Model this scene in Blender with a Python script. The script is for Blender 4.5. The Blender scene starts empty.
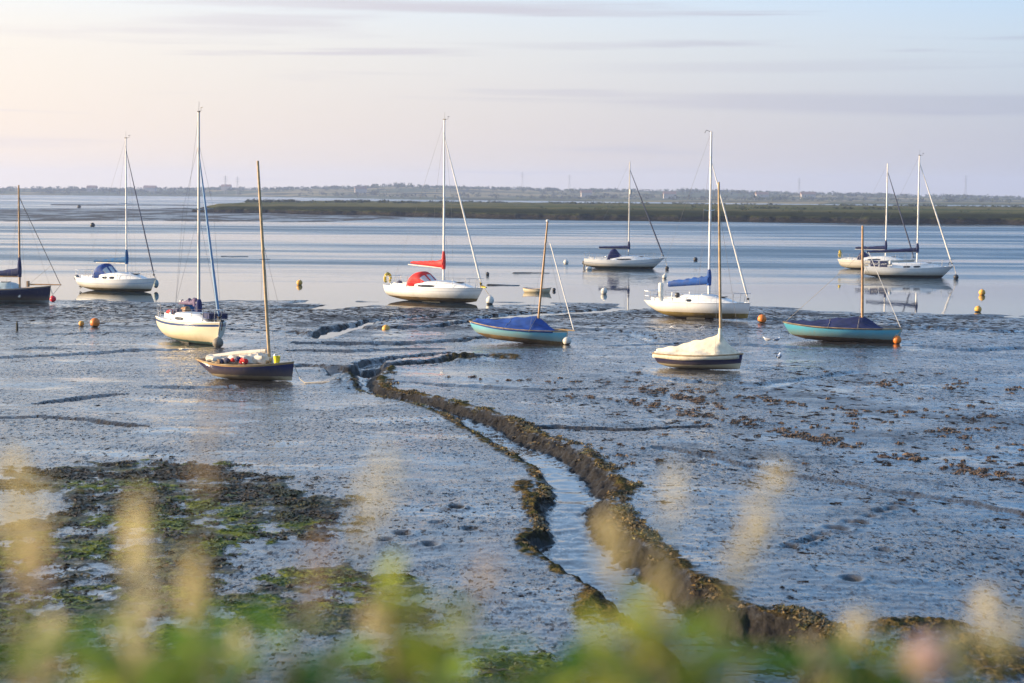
import bpy, bmesh, math, random
import numpy as np
from mathutils import Vector, Matrix

random.seed(7)
rng = np.random.default_rng(7)
scene = bpy.context.scene
COL = scene.collection
PI = math.pi
rad = math.radians

# ------------------------------------------------------------------ camera
W, H = 1024, 683
F_PX = 70.0 / 36.0 * W
CAM_H = 6.6
PITCH, ROLL = rad(4.266), rad(0.45)
CAM_ROT = Matrix.Rotation(rad(90) - PITCH, 4, 'X') @ Matrix.Rotation(ROLL, 4, 'Z')
CAM_LOC = Vector((0, 0, CAM_H))
cam_d = bpy.data.cameras.new('camera')
cam_d.lens = 70; cam_d.sensor_width = 36
cam_d.clip_start = 0.1; cam_d.clip_end = 20000
cam_d.dof.use_dof = True; cam_d.dof.focus_distance = 110; cam_d.dof.aperture_fstop = 3.2
cam = bpy.data.objects.new('camera', cam_d); COL.objects.link(cam)
cam.matrix_world = Matrix.Translation(CAM_LOC) @ CAM_ROT
scene.camera = cam

def ray(px, py):
    return (CAM_ROT @ Vector(((px - W / 2) / F_PX, (H / 2 - py) / F_PX, -1, 0))).to_3d()

def y_water(x):
    return np.interp(x, [-60, -25, 10, 22, 32, 60], [120, 120, 119, 113, 111, 108])

def z_base(x, y):
    d = y_water(x) - y
    return np.where(d > 0, 0.0065 * d, 0.022 * d)

def at(px, py, dz=0.0):
    """point of the sloping shore seen at a pixel of the photograph"""
    r = ray(px, py); z = 0.0
    for _ in range(8):
        s = (CAM_H - z) / -r.z
        x, y = r.x * s, r.y * s
        z = max(float(z_base(x, y)), 0.0)
    return Vector((x, y, z + dz))

def at_depth(px, py, y):
    r = ray(px, py); s = y / r.y
    return CAM_LOC + r * s

# ------------------------------------------------------------------ noise
def _hash(ix, iy, seed):
    h = (ix.astype(np.int64) * 374761393 + iy.astype(np.int64) * 668265263 + seed * 144269504) & 0xffffffff
    h = ((h ^ (h >> 13)) * 1274126177) & 0xffffffff
    h = ((h ^ (h >> 15)) * 2246822519) & 0xffffffff
    return (h ^ (h >> 16)) & 0xffffffff

def noise(x, y, seed=0):
    x = np.asarray(x, float); y = np.asarray(y, float)
    ix = np.floor(x); iy = np.floor(y); fx = x - ix; fy = y - iy
    u = fx * fx * fx * (fx * (fx * 6 - 15) + 10); v = fy * fy * fy * (fy * (fy * 6 - 15) + 10)
    def g(a, b):
        ang = _hash(ix + a, iy + b, seed) * (2 * PI / 4294967296.0)
        return np.cos(ang) * (fx - a) + np.sin(ang) * (fy - b)
    n0 = g(0, 0) * (1 - u) + g(1, 0) * u
    n1 = g(0, 1) * (1 - u) + g(1, 1) * u
    return (n0 * (1 - v) + n1 * v) * 1.5

def fbm(x, y, seed=0, octs=4):
    s = 0; a = 1; t = 0
    for o in range(octs):
        s = s + a * noise(x * 2 ** o + o * 17.3, y * 2 ** o - o * 9.1, seed + o); t += a; a *= 0.5
    return s / t

def sstep(a, b, x):
    t = np.clip((x - a) / (b - a), 0, 1); return t * t * (3 - 2 * t)

# ------------------------------------------------------------------ tagging
def tag(o, label=None, cat=None, group=None, kind=None):
    if label: o['label'] = label
    if cat: o['category'] = cat
    if group: o['group'] = group
    if kind: o['kind'] = kind
    return o

def empty(name, loc, rot=(0, 0, 0)):
    o = bpy.data.objects.new(name, None); COL.objects.link(o)
    o.location = loc; o.rotation_euler = rot; o.empty_display_size = 0.3
    return o

# ------------------------------------------------------------------ mesh builder
class MB:
    def __init__(s):
        s.v = []; s.f = []; s.a = []
    def add(s, vs, fs):
        b = len(s.v); s.v += [tuple(p) for p in vs]; s.f += [tuple(i + b for i in f) for f in fs]
        return s
    def box(s, c, d, rot=None):
        hx, hy, hz = d[0] / 2, d[1] / 2, d[2] / 2
        vs = [Vector((x, y, z)) for x in (-hx, hx) for y in (-hy, hy) for z in (-hz, hz)]
        if rot is not None: vs = [rot @ p for p in vs]
        c = Vector(c)
        return s.add([p + c for p in vs], [(0, 1, 3, 2), (4, 6, 7, 5), (0, 4, 5, 1), (2, 3, 7, 6), (0, 2, 6, 4), (1, 5, 7, 3)])
    def tube(s, path, r, n=8, cap=True, sy=1.0):
        path = [Vector(p) for p in path]
        if not hasattr(r, '__len__'): r = [r] * len(path)
        rings = []
        up = Vector((0, 0, 1))
        for i, p in enumerate(path):
            t = (path[min(i + 1, len(path) - 1)] - path[max(i - 1, 0)])
            if t.length < 1e-9: t = Vector((0, 0, 1))
            t.normalize()
            ref = up if abs(t.z) < 0.9 else Vector((0, 1, 0))
            a = ref.cross(t).normalized(); b = t.cross(a).normalized()
            rings.append([p + (a * math.cos(2 * PI * k / n) * sy + b * math.sin(2 * PI * k / n)) * r[i] for k in range(n)])
        return s.loft(rings, True, cap)
    def loft(s, rings, closed=False, cap=False):
        n = len(rings[0]); vs = [p for q in rings for p in q]; fs = []
        for i in range(len(rings) - 1):
            for k in range(n if closed else n - 1):
                k2 = (k + 1) % n
                fs.append((i * n + k, i * n + k2, (i + 1) * n + k2, (i + 1) * n + k))
        if cap:
            fs.append(tuple(range(n))[::-1]); fs.append(tuple((len(rings) - 1) * n + k for k in range(n)))
        return s.add(vs, fs)
    def sphere(s, c, r, nu=16, nv=10, sc=(1, 1, 1), fn=None):
        c = Vector(c); rings = []
        for i in range(nv + 1):
            th = PI * i / nv
            ring = []
            for k in range(nu):
                ph = 2 * PI * k / nu
                d = Vector((math.sin(th) * math.cos(ph), math.sin(th) * math.sin(ph), math.cos(th)))
                q = r * (fn(d) if fn else 1)
                ring.append(c + Vector((d.x * sc[0], d.y * sc[1], d.z * sc[2])) * q)
            rings.append(ring)
        return s.loft(rings, True, False)
    def lathe(s, c, prof, n=16):
        c = Vector(c)
        rings = [[c + Vector((r * math.cos(2 * PI * k / n), r * math.sin(2 * PI * k / n), z)) for k in range(n)] for r, z in prof]
        return s.loft(rings, True, True)
    def torus(s, c, R, r, axis='x', a0=0, a1=2 * PI, n=24, m=8):
        pts = []
        closed = abs(a1 - a0 - 2 * PI) < 1e-6
        for i in range(n + 1):
            a = a0 + (a1 - a0) * i / n
            u, w = math.cos(a) * R, math.sin(a) * R
            pts.append(Vector(c) + (Vector((0, u, w)) if axis == 'x' else Vector((u, 0, w)) if axis == 'y' else Vector((u, w, 0))))
        return s.tube(pts, r, m, cap=not closed)
    def build(s, name, mat=None, parent=None, smooth=True, attrs=None):
        me = bpy.data.meshes.new(name)
        me.from_pydata(s.v, [], s.f); me.validate(clean_customdata=False)
        bm = bmesh.new(); bm.from_mesh(me)
        bmesh.ops.recalc_face_normals(bm, faces=bm.faces)
        bm.to_mesh(me); bm.free()
        if smooth:
            me.shade_smooth()
            if hasattr(me, 'set_sharp_from_angle'): me.set_sharp_from_angle(angle=rad(42))
        if attrs:
            for k, arr in attrs.items():
                a = me.attributes.new(k, 'FLOAT', 'POINT'); a.data.foreach_set('value', np.asarray(arr, np.float32))
        if mat is not None: me.materials.append(mat)
        o = bpy.data.objects.new(name, me); COL.objects.link(o)
        if parent is not None: o.parent = parent
        return o

def np_mesh(name, V, Fq, mat=None, attrs=None, smooth=True):
    """large mesh from arrays: V (n,3), Fq (m,4) or (m,3)"""
    me = bpy.data.meshes.new(name)
    n, m, k = len(V), len(Fq), Fq.shape[1]
    me.vertices.add(n); me.vertices.foreach_set('co', np.ascontiguousarray(V, np.float32).ravel())
    me.loops.add(m * k); me.loops.foreach_set('vertex_index', np.ascontiguousarray(Fq, np.int32).ravel())
    me.polygons.add(m); me.polygons.foreach_set('loop_start', np.arange(0, m * k, k, dtype=np.int32))
    me.update(calc_edges=True); me.validate(clean_customdata=False)
    if smooth: me.shade_smooth()
    if attrs:
        for key, arr in attrs.items():
            a = me.attributes.new(key, 'FLOAT', 'POINT'); a.data.foreach_set('value', np.ascontiguousarray(arr, np.float32))
    if mat is not None: me.materials.append(mat)
    o = bpy.data.objects.new(name, me); COL.objects.link(o)
    return o

# ------------------------------------------------------------------ node helpers
class NT:
    def __init__(s, tree):
        s.t = tree; s.n = tree.nodes; s.l = tree.links
    def node(s, kind, **kw):
        n = s.n.new(kind)
        for k, v in kw.items():
            if k == 'ins':
                for a, b in v.items(): s.put(n, a, b)
            else: setattr(n, k, v)
        return n
    def put(s, n, key, val):
        i = n.inputs[key]
        if isinstance(val, bpy.types.NodeSocket): s.l.new(val, i)
        else:
            if hasattr(i, 'default_value'):
                if i.type == 'RGBA' and hasattr(val, '__len__') and len(val) == 3: val = (*val, 1)
                i.default_value = val
    def math(s, op, a, b=0.0, c=None, clamp=False):
        n = s.node('ShaderNodeMath', operation=op, use_clamp=clamp)
        s.put(n, 0, a); s.put(n, 1, b)
        if c is not None: s.put(n, 2, c)
        return n.outputs[0]
    def vmath(s, op, a, b=None, scale=None):
        n = s.node('ShaderNodeVectorMath', operation=op)
        s.put(n, 0, a)
        if b is not None: s.put(n, 1, b)
        if scale is not None: s.put(n, 'Scale', scale)
        return n.outputs['Value' if op in ('LENGTH', 'DOT_PRODUCT') else 'Vector']
    def mix(s, f, a, b):
        n = s.node('ShaderNodeMix', data_type='RGBA')
        s.put(n, 0, f); s.put(n, 6, a); s.put(n, 7, b)
        return n.outputs[2]
    def maprange(s, v, a, b, c=0.0, d=1.0, smooth=True):
        n = s.node('ShaderNodeMapRange', interpolation_type='SMOOTHSTEP' if smooth else 'LINEAR')
        s.put(n, 0, v); s.put(n, 1, a); s.put(n, 2, b); s.put(n, 3, c); s.put(n, 4, d)
        return n.outputs[0]
    def noise(s, vec, scale, detail=3, rough=0.55, out=0, dist=0.0):
        n = s.node('ShaderNodeTexNoise')
        s.put(n, 'Vector', vec); s.put(n, 'Scale', scale); s.put(n, 'Detail', detail); s.put(n, 'Roughness', rough); s.put(n, 'Distortion', dist)
        return n.outputs[out]
    def scalevec(s, vec, sc):
        return s.vmath('MULTIPLY', vec, sc)
    def attr(s, name):
        return s.node('ShaderNodeAttribute', attribute_name=name).outputs['Fac']

def new_mat(name):
    m = bpy.data.materials.new(name); m.use_nodes = True
    t = NT(m.node_tree); b = m.node_tree.nodes['Principled BSDF']
    return m, t, b

def mat(name, col, rough=0.5, metal=0.0, var=0.15, scale=3.0, bump=0.0, spec=0.5, coat=0.0, dirt=None):
    """procedural paint / cloth / wood: base colour with soft mottling and optional bump"""
    m, t, b = new_mat(name)
    co = t.node('ShaderNodeTexCoord').outputs['Object']
    n = t.noise(co, scale, 4)
    d = tuple(c * (1 - var) for c in col); e = tuple(min(1, c * (1 + var)) for c in col)
    c = t.mix(t.maprange(n, 0.3, 0.7), d, e)
    if dirt:
        n2 = t.noise(co, scale * 2.3, 5)
        c = t.mix(t.maprange(n2, 0.52, 0.75, 0, dirt[1]), c, dirt[0])
    t.put(b, 'Base Color', c); t.put(b, 'Roughness', t.maprange(n, 0.2, 0.8, rough * 0.8, min(1, rough * 1.2)))
    b.inputs['Metallic'].default_value = metal; b.inputs['Specular IOR Level'].default_value = spec
    b.inputs['Coat Weight'].default_value = coat
    if bump:
        bn = t.node('ShaderNodeBump', ins={'Height': t.noise(co, scale * 4, 4), 'Strength': bump, 'Distance': 0.02})
        t.put(b, 'Normal', bn.outputs[0])
    return m

# ------------------------------------------------------------------ light and sky
SUN_EL, SUN_AZ = rad(11), rad(-86)        # azimuth from +Y, clockwise seen from above: the sun is to the left
sun_dir = Vector((math.sin(SUN_AZ) * math.cos(SUN_EL), math.cos(SUN_AZ) * math.cos(SUN_EL), math.sin(SUN_EL)))
sl = bpy.data.lights.new('sun', 'SUN'); sl.energy = 5.0; sl.angle = rad(0.6); sl.color = (1.0, 0.77, 0.50)
so = bpy.data.objects.new('sun', sl); COL.objects.link(so)
so.rotation_euler = sun_dir.to_track_quat('Z', 'Y').to_euler(); so.location = (-50, 0, 60)

world = bpy.data.worlds.new('World'); scene.world = world; world.use_nodes = True
t = NT(world.node_tree); bg = world.node_tree.nodes['Background']
sky = t.node('ShaderNodeTexSky', sky_type='NISHITA', sun_disc=False, sun_elevation=SUN_EL, sun_rotation=SUN_AZ, altitude=0, air_density=1.0, dust_density=1.5, ozone_density=1.5)
gen = t.node('ShaderNodeTexCoord').outputs['Generated']
nrm = t.vmath('NORMALIZE', gen)
sep = t.node('ShaderNodeSeparateXYZ', ins={0: nrm})
el = sep.outputs[2]
# thin high cloud veil low in the sky, warm towards the sun and lilac away from it, with a few long streaks
sx = t.maprange(sep.outputs[0], -0.32, 0.30, 0, 1, False)
veil_col = t.mix(sx, (5.4, 4.45, 3.6), (2.3, 2.4, 2.9))
mid_col = t.mix(sx, (5.1, 4.7, 4.15), (2.85, 3.55, 4.2))
up_col = t.mix(sx, (4.1, 5.2, 6.5), (0.8, 2.4, 4.9))
veil = t.mix(t.maprange(el, 0.01, 0.11), veil_col, mid_col)
veil = t.mix(t.maprange(el, 0.065, 0.17), veil, up_col)
sc1 = t.vmath('ADD', t.vmath('MULTIPLY', nrm, (2.2, 2.2, 44.0)), (3.1, 0.4, 0.0))
n1 = t.noise(sc1, 1.6, 5, 0.5)
streak = t.maprange(n1, 0.57, 0.70, 0, .8)
sc2 = t.vmath('MULTIPLY', nrm, (3.0, 3.0, 95.0))
n2 = t.noise(sc2, 1.3, 4, 0.5, dist=0.3)
streak2 = t.maprange(n2, 0.60, 0.74, 0, 1)
dark = t.mix(sx, (4.2, 3.7, 3.7), (1.95, 2.15, 2.8))
veil = t.mix(t.math('MULTIPLY', t.math('MAXIMUM', streak, streak2), 0.75), veil, dark)
# two long flat cloud bars, one away from the sun and one overhead of the channel
def bar(e0, w, x0, x1, tilt, k):
    ee = t.math('ADD', t.math('SUBTRACT', el, e0), t.math('MULTIPLY', sep.outputs[0], tilt))
    ee = t.math('ADD', ee, t.math('MULTIPLY', t.math('SUBTRACT', n2, .5), w * 1.6))
    m = t.maprange(t.math('ABSOLUTE', ee), w * .25, w, 1, 0)
    a = t.math('MULTIPLY', t.maprange(sep.outputs[0], x0, x0 + .10), t.maprange(sep.outputs[0], x1, x1 + .12, 1, 0))
    return t.math('MULTIPLY', t.math('MULTIPLY', m, a), k)
bars = t.math('MAXIMUM', bar(.0465, .0065, .02, .5, .008, .62), bar(.0905, .0028, -.14, .0, .02, .7))
bars = t.math('MAXIMUM', bars, bar(.062, .004, .0, .14, -.01, .3))
veil = t.mix(bars, veil, dark)
fac = t.maprange(el, 0.05, 0.75, 0.92, 0.35)
skyb = t.vmath('MULTIPLY', sky.outputs[0], (1.0, 1.06, 1.28))
colr = t.mix(fac, skyb, veil)
t.put(bg, 'Color', colr); bg.inputs['Strength'].default_value = 0.10

scene.view_settings.view_transform = 'Standard'; scene.view_settings.look = 'None'
scene.view_settings.exposure = 1.12; scene.view_settings.gamma = 1.0
scene.render.engine = 'CYCLES'
scene.cycles.use_denoising = True
scene.cycles.max_bounces = 8; scene.cycles.volume_bounces = 1
scene.cycles.caustics_reflective = False; scene.cycles.caustics_refractive = False
# ------------------------------------------------------------------ terrain: the mud shore with its creek
def px_line(pts): return [at(x, y) for x, y in pts]

LEFT_BANK = px_line([(350, 378), (356, 388), (373, 394), (410, 402), (440, 412), (455, 420), (478, 432), (496, 445), (520, 459), (532, 466),
                     (541, 480), (547, 496), (536, 503), (537, 516), (541, 529), (524, 541), (540, 551), (555, 561), (577, 575), (605, 600), (623, 621), (660, 650), (720, 720)])
RIGHT_BANK = px_line([(392, 371), (379, 383), (384, 390), (408, 396), (436, 402), (478, 413), (517, 425), (533, 436), (560, 446), (584, 456), (605, 473),
                      (616, 485), (625, 494), (610, 507), (618, 523), (640, 541), (664, 556), (684, 572), (712, 592), (741, 612), (795, 622), (830, 640), (848, 664), (880, 720)])
MOUTH = px_line([(360, 366), (350, 370)])

def seg_dist(x, y, line, radii=None):
    """distance to a polyline (and the radius interpolated along it)"""
    best = np.full(x.shape, 1e9); br = np.ones(x.shape)
    for i in range(len(line) - 1):
        ax, ay = line[i].x, line[i].y; bx, by = line[i + 1].x, line[i + 1].y
        dx, dy = bx - ax, by - ay
        tt = np.clip(((x - ax) * dx + (y - ay) * dy) / (dx * dx + dy * dy + 1e-12), 0, 1)
        d = np.hypot(x - ax - tt * dx, y - ay - tt * dy)
        m = d < best
        best = np.where(m, d, best)
        if radii is not None: br = np.where(m, radii[i] + (radii[i + 1] - radii[i]) * tt, br)
    return (best, br) if radii is not None else best

def inside(x, y, poly):
    c = np.zeros(x.shape, bool)
    n = len(poly)
    for i in range(n):
        a, b = poly[i], poly[(i + 1) % n]
        cond = ((a.y > y) != (b.y > y))
        xi = (b.x - a.x) * (y - a.y) / ((b.y - a.y) if abs(b.y - a.y) > 1e-9 else 1e-9) + a.x
        c ^= cond & (x < xi)
    return c

# smaller drainage gullies: pixels, half width (m), depth (m)
GULLIES = [
    ([(488, 357), (462, 359), (425, 363), (388, 367), (362, 370), (350, 376)], [.3, .5, .7, .8, .8, .7], .24),
    ([(324, 336), (336, 329), (352, 326), (390, 328), (430, 326), (468, 322)], [.6, .8, .8, .8, .7, .4], .26),
    ([(300, 343), (340, 343.5), (400, 343), (440, 341), (480, 338)], [.5, .8, .9, .8, .4], .22),
    ([(296, 351), (340, 351), (390, 350), (440, 349)], [.4, .6, .6, .3], .16),
    ([(0, 358), (60, 356), (110, 352), (150, 350), (215, 349)], [.5, .6, .5, .5, .3], .13),
    ([(30, 404), (70, 400), (105, 395), (128, 394)], [.2, .4, .35, .15], .10),
    ([(0, 417), (50, 418), (95, 422), (145, 427)], [.25, .35, .4, .15], .10),
    ([(20, 349), (45, 347), (70, 349)], [.3, .5, .2], .12),
    ([(150, 387), (190, 388), (230, 386)], [.2, .3, .2], .06),
    ([(535, 430), (560, 430), (590, 431), (640, 431), (700, 428)], [.4, .5, .4, .3, .15], .14),
    ([(660, 450), (700, 457), (740, 466), (800, 477), (870, 489), (940, 500), (1040, 518)], [.2, .25, .3, .3, .3, .3, .3], .045),
    ([(300, 303), (330, 301), (350, 305), (320, 308), (270, 307)], [.8, 1.2, 1.2, 1, .6], .10),
    ([(480, 318), (530, 314), (580, 312), (640, 308)], [.8, 1.2, 1, .6], .14),
    ([(600, 330), (640, 334), (650, 340)], [.5, .7, .4], .08),
    ([(900, 325), (960, 330), (1030, 333)], [.6, .8, .7], .10),
    ([(350, 376), (336, 369), (304, 366), (264, 368)], [.5, .5, .4, .2], .16),
    ([(364, 369), (374, 361), (412, 356), (452, 353)], [.5, .5, .4, .2], .16),
    ([(352, 326), (380, 319), (430, 316), (470, 312)], [.5, .6, .6, .3], .16),
    ([(610, 346), (700, 343), (790, 347), (850, 352)], [.3, .5, .5, .2], .10),
    ([(52, 335), (120, 333), (182, 336)], [.3, .5, .2], .10),
    ([(236, 330), (290, 332), (322, 337)], [.3, .5, .5], .12),
    ([(905, 345), (960, 350), (1040, 348)], [.3, .5, .5], .10),
    ([(400, 385), (470, 388), (540, 392), (600, 390)], [.2, .4, .4, .2], .07),
    ([(620, 372), (680, 381), (760, 386), (860, 372)], [.3, .4, .5, .3], .05),
]
GULLIES = [(px_line(p), w, d) for p, w, d in GULLIES]
FOOTPRINTS = [at(790 + 115 * i / 13 + random.uniform(-3, 3), 551 - 46 * i / 13 + random.uniform(-3, 3)) for i in range(14)]
FOOTPRINTS += [at(px, py) for px, py in [(852, 583), (883, 553), (700, 380), (402, 535), (385, 541), (437, 524), (455, 508), (457, 509), (470, 530), (430, 545)]]

SCOUR = [(196, 344, 52, 5), (247, 382, 60, 5), (440, 304, 60, 2.6), (519, 344.5, 62, 4), (703, 320.5, 58, 3), (699, 369, 55, 5), (842, 343.5, 70, 4), (20, 305, 60, 3)]

def creek_terms(x, y):
    wx = x + 0.16 * fbm(x * 1.6, y * 1.6, 31, 3); wy = y + 0.30 * fbm(x * 1.6, y * 1.1, 32, 3)
    box = (y > 20) & (y < 75) & (np.abs(x) < 16)
    dl = np.full(x.shape, 99.0); dr = np.full(x.shape, 99.0); ins = np.zeros(x.shape, bool)
    if box.any():
        dl[box] = seg_dist(wx[box], wy[box], LEFT_BANK); dr[box] = seg_dist(wx[box], wy[box], RIGHT_BANK)
        ins[box] = inside(wx[box], wy[box], LEFT_BANK + RIGHT_BANK[::-1] + MOUTH)
    return dl, dr, ins

def ellipse_mask(x, y, px, py, rx, ry, soft=0.35):
    c = at(px, py); ex = abs(at(px + rx, py).x - c.x); ey = abs(at(px, py - ry).y - c.y)
    d = np.hypot((x - c.x) / ex, (y - c.y) / ey)
    return sstep(1 + soft, 1 - soft, d)

def terrain(x, y, cell=None):
    """height and surface masks of the shore"""
    cell = np.full(x.shape, 0.05) if cell is None else cell
    z = z_base(x, y).astype(float)
    near_w = sstep(70, 112, y)
    # long low swells, then lumps; each octave fades out where the grid is too coarse for it
    def oct(lx, ly, amp, seed, oc=2):
        w = np.clip(1.6 - 2.2 * cell / ly, 0, 1)
        return amp * w * fbm(x / lx, y / ly, seed, oc)
    z = z + 0.07 * fbm(x / 9, y / 7, 1, 2) * (1 - 0.35 * near_w)
    z = z + oct(3.2, 2.4, 0.035, 5) + oct(1.1, 0.8, 0.020, 9) + oct(0.45, 0.34, 0.016, 13)
    lump = fbm(x / 0.30, y / 0.25, 17, 2)
    z = z + np.clip(1.5 - 2.2 * cell / .2, 0, 1) * 0.012 * np.abs(lump) ** 1.5 * 2
    # raw torn mud close to the water's edge
    tear = fbm(x / 5.5, y / 3.2, 41, 4)
    z = z + near_w * 0.075 * np.clip(tear, -0.6, 0.7)
    dl, dr, ins = creek_terms(x, y)
    depth = np.interp(y, [22, 32, 42, 66], [0.36, 0.25, 0.15, 0.10])
    prof = np.minimum(sstep(0, 0.25, dl), sstep(0.0, 0.5, dr))
    z = z - np.where(ins, depth * prof, 0) * (1.0)
    onright = (~ins) & (dr < dl)
    levee = np.interp(y, [22, 40, 66], [0.10, 0.12, 0.13])
    z = z + np.where(onright, levee * np.exp(-dr / 3.2), np.where(ins, levee * sstep(.42, .0, dr), 0))
    rub = fbm(x / .28, y / .3, 53, 3); rub2 = fbm(x / .9, y / 1.1, 54, 2)
    lipr = np.exp(-(dr / np.where(ins, .15, .24)) ** 2); lipl = np.exp(-(dl / .2) ** 2)
    z = z + lipr * (0.03 + 0.04 * rub + 0.06 * rub2) + lipl * (0.0 + 0.04 * rub)
    face = np.where(ins, sstep(.05, .2, dr) * sstep(.75, .45, dr), 0)
    z = z + face * 0.11 * fbm(x / .22, y / .4, 57, 3)
    weed = np.clip(lipr * 1.15 * (0.62 + 0.6 * rub2 + 0.9 * fbm(x / 2.2, y / 3.0, 58, 2)) + np.exp(-(dr / .5) ** 2) * np.where(ins, 0.08, 0.18) * (0.5 + rub), 0, 1)
    weed = np.maximum(weed, np.exp(-(dl / np.where(ins, .22, np.interp(y, [28, 40, 46, 54, 60], [.10, .12, .30, .30, .08]))) ** 2) * (0.7 + 0.6 * rub))
    wet = np.where(ins, sstep(.2, .32, dl) * sstep(.45, .65, dr), 0)
    # mossy patches along the near bank and the mound at the head of the creek
    for px, py, rx, ry in [(536, 503, 16, 15), (532, 541, 19, 14), (524, 487, 12, 8), (560, 566, 12, 7), (590, 596, 14, 10), (600, 610, 30, 14)]:
        m = ellipse_mask(x, y, px, py, rx, ry, .5) * ~ins
        weed = np.maximum(weed, m * (0.75 + 0.7 * rub)); z = z + m * (0.03 + 0.05 * rub)
    for px, py, rx, ry, hh in [(462, 359, 24, 3.5, .20), (346, 382, 16, 7, .16), (505, 357, 22, 3, .08), (925, 638, 60, 12, .16), (985, 668, 70, 24, .1)]:
        m = ellipse_mask(x, y, px, py, rx, ry, .6)
        z = z + m * hh * (0.8 + 0.7 * rub); weed = np.maximum(weed, m * (0.5 if px == 346 else 0.8) * (0.8 + rub * .5))
    for line, wdt, dep in GULLIES:
        xs = [p.x for p in line]; ys = [p.y for p in line]
        b = (x > min(xs) - 4) & (x < max(xs) + 4) & (y > min(ys) - 5) & (y < max(ys) + 5)
        if not b.any(): continue
        xx, yy = x[b], y[b]
        jx = xx + .35 * fbm(xx / 1.5, yy / 1.5, 71, 3); jy = yy + .6 * fbm(xx / 1.8, yy / 1.8, 72, 3)
        d, w = seg_dist(jx, jy, line, wdt)
        q = d / w
        z[b] -= 1.35 * dep * sstep(1.08, 0.68, q)
        z[b] += dep * 0.22 * np.exp(-((q - 1.35) / .3) ** 2) * (0.5 + fbm(xx / .6, yy / .6, 73, 2))
        wet[b] = np.maximum(wet[b], sstep(.8, .3, q))
    for p in FOOTPRINTS:
        d = np.hypot((x - p.x), (y - p.y) * 0.75)
        z -= 0.075 * np.exp(-(d / .10) ** 2) - 0.02 * np.exp(-((d - .22) / .07) ** 2)
    for px, py, rx, ry in SCOUR:
        m = ellipse_mask(x, y, px, py, rx, ry, .3) * (.8 + .5 * fbm(x / 1.2, y / 1.5, 77, 3))
        z -= .05 * np.clip(m, 0, 1); wet = np.maximum(wet, np.clip(m, 0, .9))
    # weed and algae flats on the near left
    area = np.zeros(x.shape)
    for px, py, rx, ry in [(110, 475, 130, 17), (60, 480, 90, 16), (190, 495, 130, 24), (230, 520, 130, 30), (110, 545, 170, 45), (330, 600, 130, 40), (80, 620, 190, 60), (470, 670, 130, 26)]:
        area = np.maximum(area, ellipse_mask(x, y, px, py, rx, ry, .45))
    cl = fbm(x / 1.5, y / 1.9, 81, 4); cl2 = fbm(x / .5, y / .6, 85, 3)
    flat = sstep(0.30, 0.68, area * 0.74 + 0.75 * cl + 0.55 * cl2 - .06)
    flat = flat * (area > 0.02)
    gp = np.zeros(x.shape)
    for px, py, rx, ry in [(165, 520, 80, 22), (60, 545, 90, 22), (250, 540, 80, 20), (120, 490, 60, 9), (330, 590, 90, 26), (120, 620, 150, 40), (430, 665, 110, 22), (190, 465, 60, 5)]:
        gp = np.maximum(gp, ellipse_mask(x, y, px, py, rx, ry, .6))
    green = flat * sstep(0.25, 0.75, gp * .7 + fbm(x / 1.3 + 7, y / 1.6, 91, 4) + .3 * cl2)
    z = z + flat * (0.015 + 0.03 * cl2)
    # where the crust is torn: raised dull crumbs between films of water
    raw = np.maximum(near_w * .9 * (1 - .45 * sstep(-9, 0, y - y_water(x))), ellipse_mask(x, y, 850, 415, 300, 60, .5) * .42) + .25 * np.clip(tear, -1, 1)
    terrain.raw = raw
    terrain.face = np.where(ins, sstep(.04, .14, dr) * sstep(.62, .42, dr) * (dr < dl), 0) * (.75 + .5 * rub)
    return z, np.clip(weed, 0, 1), np.clip(wet, 0, 1), flat, green

u_f = np.linspace(-0.33, 0.33, 980)
u_o = np.geomspace(0.34, 2.6, 24)
U = np.concatenate([-u_o[::-1], u_f, u_o])
s_rows = np.linspace(6.6 / 21.0, 6.6 / 168.0, 640)      # even steps of depression keep the mesh fine near and coarse far
YR = np.concatenate([np.array([13, 15, 17, 19.]), 6.6 / s_rows, np.array([185., 230., 300.])])
nx, ny = len(U), len(YR)
X = (U[None, :] * YR[:, None]); Y = np.repeat(YR[:, None], nx, 1)
cell = np.repeat(np.gradient(YR)[:, None], nx, 1)
Z, WEED, WET, FLAT, GREEN = terrain(X.ravel(), Y.ravel(), cell.ravel())
RAW = terrain.raw; FACE = np.clip(terrain.face, 0, 1)
ZG = Z.reshape(ny, nx)
def ground_z(x, y):
    """height of the built mud surface"""
    if y <= YR[0]: return 0.7
    i = int(np.clip(np.searchsorted(YR, y) - 1, 0, ny - 2)); fy = (y - YR[i]) / (YR[i + 1] - YR[i])
    def row(r): return np.interp(x / YR[r], U, ZG[r])
    return float(row(i) * (1 - fy) + row(i + 1) * fy)

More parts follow.
